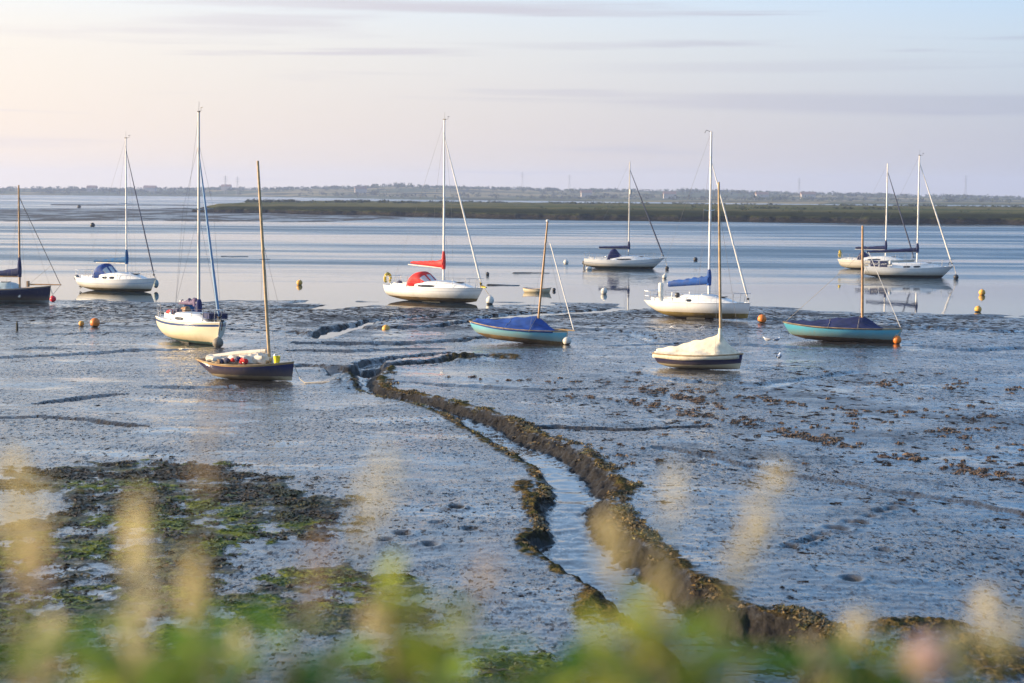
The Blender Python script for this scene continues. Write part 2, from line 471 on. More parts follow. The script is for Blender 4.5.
def mud_material():
    m, t, b = new_mat('wet_mud')
    pos = t.node('ShaderNodeTexCoord').outputs['Object']
    weed, wet, flat, green = t.attr('weed'), t.attr('wet'), t.attr('flat'), t.attr('green')
    big = t.noise(t.scalevec(pos, (1, .8, 1)), 0.16, 4, .55)
    mid = t.noise(pos, 1.3, 5, .62)
    fine = t.noise(pos, 7.0, 4, .65)
    grit = t.noise(pos, 26.0, 3, .6)
    c = t.mix(t.maprange(mid, .3, .7), (0.032, 0.032, 0.034), (0.060, 0.057, 0.056))
    c = t.mix(t.maprange(fine, .56, .72, 0, .8), c, (0.026, 0.025, 0.025))
    # weed-grown banks: brown wrack and dark clods
    wf = t.maprange(t.math('ADD', weed, t.math('MULTIPLY', t.math('SUBTRACT', fine, .5), .9)), .30, .62)
    wc = t.mix(t.maprange(grit, .35, .65), (0.028, 0.021, 0.011), (0.125, 0.088, 0.036))
    wc = t.mix(t.maprange(mid, .45, .68), wc, (0.062, 0.060, 0.020))
    c = t.mix(wf, c, wc)
    # algae film
    gf = t.math('MULTIPLY', t.maprange(t.math('ADD', green, t.math('MULTIPLY', t.math('SUBTRACT', fine, .5), 1.3)), .42, .75), .95)
    gc = t.mix(t.maprange(grit, .3, .7), (0.050, 0.068, 0.010), (0.125, 0.150, 0.020))
    ff = t.math('MULTIPLY', t.maprange(t.math('ADD', flat, t.math('MULTIPLY', t.math('SUBTRACT', fine, .5), 2.2)), .46, .88), .80)
    c = t.mix(ff, c, t.mix(t.maprange(mid, .4, .6), (0.032, 0.028, 0.012), (0.070, 0.072, 0.018)))
    c = t.mix(gf, c, gc)
    t.put(b, 'Base Color', c)
    fc = t.maprange(t.math('ADD', t.attr('face'), t.math('MULTIPLY', t.math('SUBTRACT', fine, .5), 1.2)), .25, .6, 0, .92)
    c = t.mix(fc, c, t.mix(t.maprange(grit, .38, .62), (0.007, 0.0065, 0.006), (0.030, 0.026, 0.022)))
    steep_shade = t.maprange(t.node('ShaderNodeSeparateXYZ', ins={0: t.node('ShaderNodeNewGeometry').outputs['Normal']}).outputs[2], .955, .84, 0, .80)  # shade of the gully sides painted into the colour by slope
    c = t.mix(steep_shade, c, t.mix(grit, (0.010, 0.009, 0.008), (0.026, 0.023, 0.020)))
    fc = t.math('MAXIMUM', fc, steep_shade)
    speck = t.noise(t.scalevec(pos, (11.0, 4.2, 6)), 1.0, 3, .6)
    crumb = t.noise(t.scalevec(pos, (2.6, 1.5, 1)), 1.0, 6, .68)
    dull = t.maprange(t.math('ADD', crumb, t.math('MULTIPLY', t.attr('raw'), .17)), .64, .675)
    dull = t.math('MAXIMUM', dull, t.math('MULTIPLY', t.maprange(speck, .575, .63, 0, .95), t.maprange(big, .38, .56, .35, 1)))
    broad = t.math('MULTIPLY', t.maprange(t.noise(t.scalevec(pos, (.26, .24, 1)), 1.0, 5, .62), .50, .58), t.maprange(t.attr('raw'), .2, .7, 0, .75))
    dull = t.math('MAXIMUM', dull, t.math('MULTIPLY', broad, t.maprange(fine, .35, .55, .35, 1)))
    c = t.mix(t.math('MULTIPLY', dull, t.math('SUBTRACT', 1.0, t.math('MAXIMUM', wet, gf))), c, t.mix(t.maprange(fine, .4, .6), (0.014, 0.013, 0.012), (0.036, 0.030, 0.026)))
    t.put(b, 'Base Color', c)
    cover = t.math('MAXIMUM', t.math('MAXIMUM', wf, gf), t.math('MAXIMUM', t.math('MAXIMUM', ff, fc), t.math('MULTIPLY', dull, t.math('SUBTRACT', 1.0, wet))))
    pud = t.math('MAXIMUM', wet, t.maprange(t.noise(t.scalevec(pos, (.55, 1.0, 1)), .42, 5, .6), .535, .65))
    pud = t.math('MULTIPLY', pud, t.math('SUBTRACT', 1.0, cover))
    r0 = t.maprange(mid, .3, .7, .13, .27)
    r = t.math('ADD', t.math('MULTIPLY', r0, t.math('SUBTRACT', 1.0, t.math('MULTIPLY', pud, .72))), t.math('MULTIPLY', cover, .45))
    t.put(b, 'Roughness', r)
    b.inputs['IOR'].default_value = 1.5
    t.put(b, 'Specular IOR Level', t.math('SUBTRACT', .62, t.math('MULTIPLY', cover, .62)))
    # ripples and worm casts: slopes given directly so that they do not fade with distance
    g = t.node('ShaderNodeNewGeometry').outputs['Normal']
    j1 = t.vmath('SUBTRACT', t.noise(t.scalevec(pos, (7.0, 3.0, 4)), 1.0, 3, .6, 1), (.5, .5, .5))
    j2 = t.vmath('SUBTRACT', t.noise(t.scalevec(pos, (24., 9., 10)), 1.0, 2, .6, 1), (.5, .5, .5))
    j3 = t.vmath('SUBTRACT', t.noise(pos, 1.6, 2, .5, 1), (.5, .5, .5))
    j = t.vmath('ADD', t.vmath('ADD', t.vmath('SCALE', j1, scale=1.05), t.vmath('SCALE', j2, scale=1.35)), t.vmath('SCALE', j3, scale=.20))
    j = t.vmath('MULTIPLY', j, (1, 1, 0))
    amt = t.math('MULTIPLY', t.maprange(t.math('ADD', t.math('MULTIPLY', big, .6), t.math('MULTIPLY', t.noise(t.scalevec(pos, (.5, .9, 1)), .8, 4, .6, dist=.8), .4)), .41, .58, .10, 1.15), t.math('SUBTRACT', 1.0, t.math('MULTIPLY', pud, .80)))
    amt = t.math('ADD', amt, t.math('MULTIPLY', cover, .9))
    n = t.vmath('NORMALIZE', t.vmath('ADD', g, t.vmath('SCALE', j, scale=amt)))
    t.put(b, 'Normal', n)
    return m
M_MUD = mud_material()
idx = np.arange(nx * ny).reshape(ny, nx)
Fq = np.stack([idx[:-1, :-1], idx[:-1, 1:], idx[1:, 1:], idx[1:, :-1]], -1).reshape(-1, 4)
mud = np_mesh('mudflat', np.stack([X.ravel(), Y.ravel(), Z], 1), Fq, M_MUD, dict(weed=WEED, wet=WET, flat=FLAT, green=GREEN, raw=RAW, face=FACE))
tag(mud, kind='structure')

# ------------------------------------------------------------------ sea bed, sea wall bank, water
def grid_sheet(name, xs, ys, zf, m, **kw):
    xs = np.asarray(xs, float); ys = np.asarray(ys, float)
    XX, YY = np.meshgrid(xs, ys); ZZ = zf(XX, YY)
    i = np.arange(XX.size).reshape(XX.shape)
    f = np.stack([i[:-1, :-1], i[:-1, 1:], i[1:, 1:], i[1:, :-1]], -1).reshape(-1, 4)
    return tag(np_mesh(name, np.stack([XX.ravel(), YY.ravel(), ZZ.ravel()], 1), f, m, **kw), kind='structure')

M_BED = mat('sea_bed_mud', (0.06, 0.056, 0.05), .5, scale=.2)
grid_sheet('seabed', np.linspace(-2950, 2950, 30), np.concatenate([[-250, -60, -10], np.linspace(13, 200, 8), np.linspace(400, 4200, 20)]),
           lambda x, y: -2.2 + 0 * x, M_BED)
M_BANK = mat('bank_turf', (0.07, 0.085, 0.03), .9, var=.5, scale=2.0, bump=.6)
def bank_z(x, y):
    z = np.interp(y, [-30, -12, 3.2, 4.2, 15, 17], [0.4, CAM_H - 1.45, CAM_H - 1.40, CAM_H - 1.6, 0.68, 0.1])
    return z + 0.05 * fbm(x / .8, y / .8, 3, 3)
grid_sheet('seawall_bank', np.linspace(-40, 40, 161), np.linspace(-30, 17, 95), bank_z, M_BANK)

def water_material():
    m, t, b = new_mat('estuary_water')
    pos = t.node('ShaderNodeTexCoord').outputs['Object']
    b.inputs['Base Color'].default_value = (0.020, 0.045, 0.065, 1)
    b.inputs['IOR'].default_value = 1.333; b.inputs['Specular IOR Level'].default_value = .5
    g = t.node('ShaderNodeNewGeometry').outputs['Normal']
    # cat's paws: long bands of ruffled water between slicks; the near shallows lie still
    ysep = t.node('ShaderNodeSeparateXYZ', ins={0: pos}).outputs
    s1 = t.noise(t.scalevec(pos, (.006, .020, 1)), 1.0, 5, .58, dist=.6)
    s2 = t.noise(t.scalevec(pos, (.018, .085, 1)), 1.0, 4, .55)
    band = t.maprange(t.math('ADD', t.math('MULTIPLY', s1, .6), t.math('MULTIPLY', s2, .4)), .40, .60)
    calm = t.maprange(t.math('ADD', ysep[1], t.math('MULTIPLY', t.math('SUBTRACT', s2, .5), 90)), 138, 205, .03, 1.0)
    amt = t.math('MULTIPLY', t.math('ADD', t.math('MULTIPLY', band, 1.9), .34), calm)
    j1 = t.vmath('SUBTRACT', t.noise(t.scalevec(pos, (1.0, 2.0, 1)), 1.2, 3, .6, 1), (.5, .5, .5))
    j2 = t.vmath('SUBTRACT', t.noise(t.scalevec(pos, (1.0, 1.6, 1)), 5.0, 2, .6, 1), (.5, .5, .5))
    j = t.vmath('MULTIPLY', t.vmath('ADD', t.vmath('SCALE', j1, scale=.22), t.vmath('SCALE', j2, scale=.30)), (1, 1, 0))
    n = t.vmath('NORMALIZE', t.vmath('ADD', g, t.vmath('SCALE', j, scale=amt)))
    t.put(b, 'Normal', n)
    t.put(b, 'Roughness', t.math('ADD', .02, t.math('MULTIPLY', amt, .16)))
    return m
M_WATER = water_material()
grid_sheet('water', np.linspace(-2900, 2900, 12), [88, 250, 500, 900, 1500, 2500, 4100], lambda x, y: 0 * x, M_WATER)

# ------------------------------------------------------------------ far mud bars, saltmarsh, hills
def far_at(px, py): 
    r = ray(px, py); s = CAM_H / -r.z
    return Vector((r.x * s, r.y * s, 0))

def bar_material():
    m, t, b = new_mat('far_mud')
    pos = t.node('ShaderNodeTexCoord').outputs['Object']
    n = t.noise(t.scalevec(pos, (.10, .035, 1)), 1.0, 6, .65)
    w = t.maprange(n, .42, .56)
    t.put(b, 'Base Color', t.mix(w, (0.048, 0.042, 0.036), (0.020, 0.018, 0.017)))
    t.put(b, 'Roughness', t.mix(w, (.75, .75, .75), (.30, .30, .30))); b.inputs['Specular IOR Level'].default_value = .22
    j = t.vmath('MULTIPLY', t.vmath('SUBTRACT', t.noise(t.scalevec(pos, (.8, .3, 1)), 1.0, 3, .6, 1), (.5, .5, .5)), (1.1, 1.1, 0))
    t.put(b, 'Normal', t.vmath('NORMALIZE', t.vmath('ADD', t.node('ShaderNodeNewGeometry').outputs['Normal'], j)))
    return m
M_BAR = bar_material()
def mud_bar(pts, seed, hgt=.28):
    """low mound of bare mud showing above the water: pts = (px, py_front, py_back)"""
    rows = 9; V = []
    nseg = 140
    pxs = np.linspace(pts[0][0], pts[-1][0], nseg)
    fr = np.interp(pxs, [p[0] for p in pts], [p[1] for p in pts]); bk = np.interp(pxs, [p[0] for p in pts], [p[2] for p in pts])
    for k in range(nseg):
        wob = float(fbm(np.array([pxs[k] / 14.]), np.array([seed * 3.1]), seed, 4)[0])
        wob2 = float(fbm(np.array([pxs[k] / 9.]), np.array([seed * 5.7]), seed + 3, 4)[0])
        hh = max(fr[k] - bk[k], .02)
        f = far_at(pxs[k], fr[k] + wob * hh * .45); q = far_at(pxs[k], bk[k] + wob2 * hh * .45)
        taper = min(1, 6 * k / nseg, 6 * (nseg - 1 - k) / nseg)
        for r in range(rows):
            e = r / (rows - 1); p = f.lerp(q, e)
            V.append((p.x, p.y, -0.30 + taper * (0.30 + hgt) * (math.sin(PI * e) ** .5) * (0.85 + .3 * float(noise(np.array([p.x / 9]), np.array([p.y / 30]), seed)[0]))))
    i = np.arange(nseg * rows).reshape(nseg, rows)
    f = np.stack([i[:-1, :-1], i[1:, :-1], i[1:, 1:], i[:-1, 1:]], -1).reshape(-1, 4)
    return tag(np_mesh('mud_bank', np.array(V), f, M_BAR), kind='structure')
# the wide bank off the tip of the saltmarsh: a height field that breaks the surface in ragged tongues
def bank_field(x, y):
    px = x / y * F_PX + 512; fy = (CAM_H * F_PX / y) + 189 + .00785 * px
    m = np.interp(px, [-400, -100, 20, 120, 240, 350, 430, 470], [.7, .8, .8, 1.0, 1.0, .9, .5, -.2])
    front = sstep(224.5, 219, fy + 1.6 * fbm(x / 26, y / 90, 201, 4)); backl = np.interp(px, [-400, 60, 180, 300, 500], [208, 208.5, 207.5, 212, 214])
    back = sstep(backl - 2.5, backl + 2.0, fy)
    core = front * back * m
    second = sstep(203.0, 203.8, fy) * sstep(206.2, 205.4, fy) * sstep(20, 70, px) * sstep(240, 180, px)
    return -.32 + .55 * np.maximum(core, .8 * second) + .30 * fbm(x / 30, y / 140, 203, 5) * (.35 + core)
grid_sheet('mud_bank', np.linspace(-330, 10, 300), np.geomspace(370, 900, 150), bank_field, M_BAR)
mud_bar([(215, 257, 256.3), (232, 257.5, 256), (254, 256.8, 256.2)], 4, .12)
mud_bar([(505, 273.5, 272.6), (530, 274, 272.3), (558, 273.4, 272.9)], 5, .10)
mud_bar([(480, 285.4, 284.9), (505, 286, 284.8), (527, 286, 285.2)], 6, .10)
mud_bar([(850, 285.3, 284.8), (880, 286, 284.5), (914, 286, 285)], 7, .10)
mud_bar([(744, 306.8, 306), (765, 307.5, 306.2), (786, 310, 309)], 8, .07)
mud_bar([(640, 235.2, 234.8), (655, 235, 233.8), (668, 234, 233)], 9, .10)

def marsh_material():
    m, t, b = new_mat('saltmarsh')
    pos = t.node('ShaderNodeTexCoord').outputs['Object']
    n1 = t.noise(t.scalevec(pos, (.012, .03, 1)), 1.0, 5, .6); n2 = t.noise(t.scalevec(pos, (.12, .2, 1)), 1.0, 4, .6); n3 = t.noise(t.scalevec(pos, (.6, .6, 1.6)), 1.0, 4, .6)
    c = t.mix(t.maprange(n1, .36, .62), (0.055, 0.072, 0.022), (0.135, 0.118, 0.045))
    c = t.mix(t.maprange(n2, .52, .68, 0, .75), c, (0.028, 0.038, 0.014))
    front = t.maprange(t.math('ADD', t.attr('inland'), t.math('MULTIPLY', t.math('SUBTRACT', n2, .5), 160)), 70, 170, 1, 0)
    c = t.mix(front, c, t.mix(t.maprange(n3, .4, .6), (0.012, 0.018, 0.008), (0.034, 0.038, 0.014)))
    z = t.node('ShaderNodeSeparateXYZ', ins={0: pos}).outputs[2]
    edge = t.maprange(t.math('ADD', z, t.math('MULTIPLY', t.math('SUBTRACT', n3, .5), .7)), .95, 1.35)
    mudc = t.mix(t.maprange(n3, .35, .65), (0.010, 0.010, 0.009), (0.030, 0.026, 0.020))
    t.put(b, 'Base Color', t.mix(edge, mudc, c)); b.inputs['Roughness'].default_value = 1.0; b.inputs['Specular IOR Level'].default_value = .0
    bp = t.node('ShaderNodeBump', ins={'Height': n3, 'Strength': 1.0, 'Distance': .4}); t.put(b, 'Normal', bp.outputs[0])
    return m
M_MARSH = marsh_material()
MARSH_FRONT = [(188, 213.2), (240, 213.6), (300, 214.6), (400, 217), (512, 219), (640, 221), (800, 222.6), (1024, 225), (1140, 226.5), (1500, 229)]
def marsh():
    nseg = 560; V = []; INL = []
    pxs = np.linspace(188, 1500, nseg)
    fy = np.interp(pxs, [p[0] for p in MARSH_FRONT], [p[1] for p in MARSH_FRONT])
    prof = [(-7, -.4), (-3, .12), (-.8, .45), (.0, .75), (.9, 1.45), (4, 1.6), (14, 1.62), (35, 1.5), (80, 1.65), (140, 1.7), (220, 1.6), (320, 1.85), (430, 1.75), (540, 1.7), (600, -.5)]
    for k in range(nseg):
        p = far_at(pxs[k], fy[k])
        kx = np.array([p.x])
        wob = float(fbm(kx / 11., np.array([0.5]), 7, 5)[0]) * 9 + float(fbm(kx / 60., np.array([.2]), 8, 2)[0]) * 14
        tp = min(1, (k + 3) / 16.)
        scale_y = 0.12 + .88 * min(1, k / 60.)
        for j, (dy, z) in enumerate(prof):
            yy = p.y + wob * (1 if j < 6 else .3) + dy * (scale_y if dy > 5 else 1)
            xx = p.x * yy / p.y
            rough = float(fbm(np.array([xx / 7.]), np.array([yy / 16.]), 9, 3)[0])
            INL.append(dy)
            V.append((xx, yy, (z + .28 * rough * (1 if z > .4 else .3)) * (tp if z > 0 else 1) - (1 - tp) * .25))
    r = len(prof); i = np.arange(nseg * r).reshape(nseg, r)
    f = np.stack([i[:-1, :-1], i[1:, :-1], i[1:, 1:], i[:-1, 1:]], -1).reshape(-1, 4)
    tag(np_mesh('saltmarsh', np.array(V), f, M_MARSH, dict(inland=np.array(INL))), kind='structure')
marsh()

M_HILL = None
def hill_material():
    m, t, b = new_mat('far_fields')
    pos = t.node('ShaderNodeTexCoord').outputs['Object']
    vor = t.node('ShaderNodeTexVoronoi', ins={'Vector': t.scalevec(pos, (.006, .010, 0)), 'Scale': 1.0, 'Randomness': .9}).outputs['Color']
    v = t.node('ShaderNodeSeparateColor', ins={0: vor}).outputs[0]
    c = t.mix(t.maprange(v, .35, .65), (0.075, 0.095, 0.05), (0.22, 0.19, 0.10))
    c = t.mix(t.maprange(t.noise(pos, .012, 4), .5, .65), c, (0.04, 0.05, 0.03))
    t.put(b, 'Base Color', c); b.inputs['Roughness'].default_value = 1.0; b.inputs['Specular IOR Level'].default_value = .0
    return m
def hill_z(x, y):
    prof = np.interp(x / y * F_PX + 512, [-800, 0, 120, 250, 340, 395, 470, 560, 680, 800, 1024, 1800], [5.5, 6, 6, 7, 9.5, 13, 11, 9, 9, 7, 3.0, 2])
    bump = 1 + .22 * fbm(x / 260., y / 500., 61, 4)
    ridge = sstep(2050, 2650, y) * (1 - .35 * sstep(2950, 3300, y))
    front = np.interp(x / y * F_PX + 512, [-100, 180, 420, 800], [2680, 2560, 1750, 1500])
    ris = sstep(front, front + 60, y)
    return -1.0 + ris * 2.3 + ridge * prof * bump
grid_sheet('hills', np.linspace(-2400, 2400, 260), np.linspace(1400, 3400, 60), hill_z, hill_material())
# ------------------------------------------------------------------ boats
M_ALU = mat('mast_alloy', (0.72, 0.70, 0.66), .38, .15, var=.06)
M_ALU_D = mat('mast_alloy_weathered', (0.50, 0.48, 0.45), .45, .15, var=.1)
M_STEEL = mat('stainless', (0.62, 0.62, 0.62), .25, .9, var=.05)
M_WIRE = mat('rigging_wire', (0.15, 0.15, 0.16), .6, .0, var=.05, spec=.2)
M_SPAR = mat('varnished_spar', (0.36, 0.20, 0.085), .42, var=.3, scale=5)
M_SPAR_L = mat('weathered_spar', (0.42, 0.29, 0.15), .55, var=.3, scale=5)
M_TEAK = mat('teak', (0.30, 0.17, 0.08), .6, var=.3, scale=8)
M_GEL = mat('white_gelcoat', (0.84, 0.82, 0.78), .3, var=.04, scale=2, dirt=((0.55, 0.50, 0.40), .35))
M_DECK = mat('deck_paint', (0.66, 0.66, 0.65), .55, var=.06)
M_NONSKID = mat('nonskid_blue_grey', (0.36, 0.45, 0.55), .7, var=.1)
M_GLASS = mat('tinted_window', (0.012, 0.014, 0.018), .08, var=.1)
M_CLEAR = mat('clear_vinyl', (0.62, 0.62, 0.62), .15, var=.1)
M_RED = mat('red_canvas', (0.62, 0.018, 0.014), .75, var=.2, bump=.25)
M_BLUE = mat('royal_blue_canvas', (0.004, 0.048, 0.24), .75, var=.25, bump=.25)
M_BLUE2 = mat('faded_blue_canvas', (0.008, 0.065, 0.27), .8, var=.25, bump=.25)
M_TEALC = mat('teal_blue_canvas', (0.010, 0.085, 0.22), .8, var=.25, bump=.25)
M_NAVY = mat('navy_canvas', (0.006, 0.014, 0.075), .8, var=.3, bump=.25)
M_INDIGO = mat('indigo_canvas', (0.006, 0.012, 0.085), .8, var=.3, bump=.25)
M_MAUVE = mat('faded_mauve_canvas', (0.12, 0.085, 0.15), .85, var=.3, bump=.25)
M_CREAM = mat('cream_canvas', (0.76, 0.67, 0.50), .85, var=.12, bump=.4, dirt=((0.42, 0.32, 0.18), .5))
M_SAIL = mat('furled_sailcloth', (0.70, 0.68, 0.64), .7, var=.1)
M_SAILB = mat('furled_sail_blue_strip', (0.15, 0.26, 0.40), .7, var=.2)
M_SAILD = mat('furled_sail_dark_strip', (0.05, 0.06, 0.10), .7, var=.2)
M_BLACK = mat('black_plastic', (0.018, 0.018, 0.02), .45, var=.2)
M_OUTB = mat('outboard_grey', (0.05, 0.06, 0.085), .35, var=.2)
M_YEL = mat('yellow_foam', (0.72, 0.50, 0.05), .6, var=.12)
M_YELB = mat('yellow_bucket_plastic', (0.80, 0.70, 0.02), .4, var=.06)
M_ORANGE = mat('orange_float', (0.74, 0.20, 0.02), .5, var=.15, dirt=((0.2, 0.12, 0.05), .6))
M_AMBER = mat('amber_float', (0.70, 0.36, 0.05), .55, var=.15, dirt=((0.2, 0.14, 0.06), .7))
M_REDB = mat('red_float', (0.75, 0.02, 0.035), .4, var=.1)
M_WHITEB = mat('white_float', (0.66, 0.62, 0.55), .5, var=.12, dirt=((0.22, 0.18, 0.12), .8))
M_DARKB = mat('dark_float', (0.03, 0.03, 0.034), .55, var=.3)
M_WEEDY = mat('weed_fouling', (0.035, 0.032, 0.022), .9, var=.4, bump=.6)
M_ROPE = mat('rope', (0.42, 0.36, 0.27), .9, var=.25)
M_TARP = mat('crumpled_white_sail', (0.72, 0.64, 0.52), .8, var=.15, bump=.4)
M_PURPLE = mat('dark_bag', (0.05, 0.05, 0.09), .8, var=.3)
M_GULL = mat('gull_white', (0.78, 0.78, 0.78), .8, var=.05)
M_GULLG = mat('gull_grey', (0.32, 0.34, 0.38), .8, var=.1)

def hull_mat(name, top, anti, zline, boot=None, stripe=None, srange=(0, 0), rough=.28, dirt=.5):
    """painted topsides, stripe under the sheer, bottom paint below a soft tide-stained line"""
    m, t, b = new_mat(name)
    pos = t.node('ShaderNodeTexCoord').outputs['Object']; z = t.node('ShaderNodeSeparateXYZ', ins={0: pos}).outputs[2]
    n = t.noise(pos, 1.6, 5, .6); nf = t.noise(t.scalevec(pos, (5, 5, 1.2)), 1.5, 4, .6)
    c = t.mix(t.maprange(n, .35, .7, 0, .5), top, tuple(x * .82 for x in top))
    c = t.mix(t.maprange(nf, .58, .75, 0, .35 * dirt), c, (0.30, 0.24, 0.15))
    if stripe:
        sd = t.attr('sd')
        f = t.math('MULTIPLY', t.math('GREATER_THAN', sd, srange[0]), t.math('LESS_THAN', sd, srange[1]))
        c = t.mix(f, c, stripe)
    stain = t.maprange(t.math('SUBTRACT', z, t.math('MULTIPLY', t.math('SUBTRACT', nf, .5), .16)), zline, zline + .38, .95 * dirt, 0)
    c = t.mix(stain, c, (0.42, 0.31, 0.13))
    if boot: c = t.mix(t.math('LESS_THAN', z, zline + .07), c, boot)
    zz = t.math('ADD', z, t.math('MULTIPLY', t.math('SUBTRACT', nf, .5), .05))
    an = t.mix(t.maprange(n, .35, .65), anti, tuple(x * .5 for x in anti))
    f = t.maprange(zz, zline - .012, zline + .012, 1, 0)
    t.put(b, 'Base Color', t.mix(f, c, an))
    t.put(b, 'Roughness', t.math('ADD', rough, t.math('MULTIPLY', f, .45)))
    return m

class Hull:
    def __init__(s, L, B, fb, ft=.75, tm=.42, bow=.30, aft=.06, rake=.5, traker=-.15, rise_s=.30, rise_b=.15, nexp=2.5, bexp=2.3, zmid=0.0, pinch=1.0):
        s.__dict__.update(locals()); del s.__dict__['s']
    def half(s, t):
        if t < s.tm: f = s.ft + (1 - s.ft) * math.sin(PI / 2 * t / s.tm)
        else: f = 1 - ((t - s.tm) / (1 - s.tm)) ** s.bexp
        return max(f, 0.012) * s.B / 2
    def sheer(s, t):
        return s.fb + (s.aft * (1 - t / .4) ** 2 if t < .4 else s.bow * ((t - .4) / .6) ** 2)
    def keel(s, t):
        z = s.zmid
        if t < .35: z += s.rise_s * (1 - t / .35) ** 2
        if t > .65: z += s.rise_b * ((t - .65) / .35) ** 2
        return z
    def pt(s, t, v, side=1, inset=0.0):
        zs, zk, b = s.sheer(t), s.keel(t), s.half(t)
        n = s.nexp + (1.45 - s.nexp) * max(0, (t - .5) / .5) ** 1.2
        a = v * PI / 2
        y = max(b - inset, .004) * max(math.cos(a), 0) ** (2 / n); z = zs - (zs - zk) * math.sin(a) ** (2 / n)
        x = -s.L / 2 + t * s.L
        k = (z - zk) / max(zs - zk, .01)
        x += (k - 1) * s.rake * max(0, (t - .6) / .4) ** 2        # stem rakes aft towards the foot
        x += (k - 1) * s.traker * max(0, 1 - t / .25) ** 2
        return Vector((x, side * y, z))
    def build(s, m, parent, nt=44, nv=22, vmax=1.0, name='hull', inset=0.0, t0=0.0, t1=1.0):
        mb = MB(); sd = []
        rings = []
        for i in range(nt + 1):
            t = t0 + (t1 - t0) * (i / nt) ** .9
            r = [s.pt(t, vmax * k / nv, 1, inset) for k in range(nv + 1)]
            r2 = [s.pt(t, vmax * k / nv, -1, inset) for k in range(nv - 1, -1, -1)]
            rings.append(r + r2); sd += [s.sheer(t) - p.z for p in r + r2]
        mb.loft(rings)
        mb.f.append(tuple(range(len(rings[0]))))
        return mb.build(name, m, parent, attrs=dict(sd=sd))
    def deck(s, m, parent, drop=.03, camber=.05, t0=0.0, t1=1.0, name='deck'):
        mb = MB(); rings = []
        for i in range(31):
            t = t0 + (t1 - t0) * i / 30
            e = [s.pt(t, .0, sd) for sd in (1, -1)]
            rings.append([e[0].lerp(e[1], k / 8) + Vector((0, 0, -drop + camber * (s.half(t) / s.B * 2) * math.sin(PI * k / 8))) * (1 if 0 < k < 8 else 0) + Vector((0, 0, -drop if k in (0, 8) else 0)) for k in range(9)])
        mb.loft(rings)
        return mb.build(name, m, parent)
    def rail(s, m, parent, r=.022, t0=0.0, t1=1.0, name='gunwale', lift=.0, out=.0):
        mb = MB()
        for sd in (1, -1):
            mb.tube([s.pt(t0 + (t1 - t0) * i / 30, 0, sd, -out) + Vector((0, 0, lift)) for i in range(31)], r, 6)
        mb.tube([s.pt(t0, 0, sd, -out) + Vector((0, 0, lift)) for sd in (1, -1)], r, 6)
        return mb.build(name, m, parent)
    def edge(s, t, side, lift=0.0, inset=0.0): 
        return s.pt(t, 0, side, inset) + Vector((0, 0, lift))

def cabin(hl, root, t0, t1, h, wf, m, m_top=None, fore=.55, win=((.12, .62),), zoff=0.0, aft_h=1.0):
    """coachroof lofted along the deck, with tinted side windows as sub-parts"""
    h = h * 1.25
    def sect(e, k):
        t = t0 + (t1 - t0) * e
        w = hl.half(t) * wf * (1 - .25 * max(0, (e - fore) / (1 - fore)) ** 2); zd = hl.sheer(t) - .04 + zoff
        hh = h * aft_h * (1 if e < fore else max(.04, math.cos((e - fore) / (1 - fore) * PI / 2) ** .8)) * min(1, .9 + e * .25)
        P = [(1.0, -.03), (.95, .55), (.88, .86), (.74, 1.0), (.4, 1.08), (0, 1.1)]
        P = P + [(-y, z) for y, z in P[-2::-1]]
        y, z = P[k]
        return Vector((-hl.L / 2 + t * hl.L, y * w, zd + z * hh))
    mb = MB(); rings = [[sect(i / 20, k) for k in range(11)] for i in range(21)]
    mb.loft(rings); mb.f.append(tuple(range(11))); mb.f.append(tuple(20 * 11 + k for k in range(11)))
    c = mb.build('cabin', m, root)
    for a, b in win:
        for sgn in (1, -1):
            wmb = MB(); lo, hi = [], []
            for i in range(9):
                e = a + (b - a) * i / 8
                p, q = sect(e, 0 if sgn > 0 else 10), sect(e, 1 if sgn > 0 else 9)
                tap = min(1, .55 + 2.2 * i / 8, .55 + 2.2 * (8 - i) / 8)
                n = Vector((0, sgn * .008, .002))
                mid = p.lerp(q, .62); dz = (q - p) * .30 * tap
                lo.append(mid - dz + n); hi.append(mid + dz + n)
            wmb.loft([lo, hi]); wmb.loft([[p - Vector((0, sgn * .006, 0)) for p in lo], lo]); wmb.loft([hi, [p - Vector((0, sgn * .006, 0)) for p in hi]])
            wmb.build('window', M_GLASS, c)
    if m_top is not None:
        tb = MB(); tb.loft([[sect(.12 + .5 * i / 8, k) + Vector((0, 0, .006)) for k in (3, 4, 5, 6, 7)] for i in range(9)])
        tb.build('nonskid_panel', m_top, c)
    hb = MB(); p = sect(.72, 5); hb.box(p + Vector((0, 0, .02)), (.42, .42, .05)); hb.build('hatch', M_GLASS, c)
    return sect

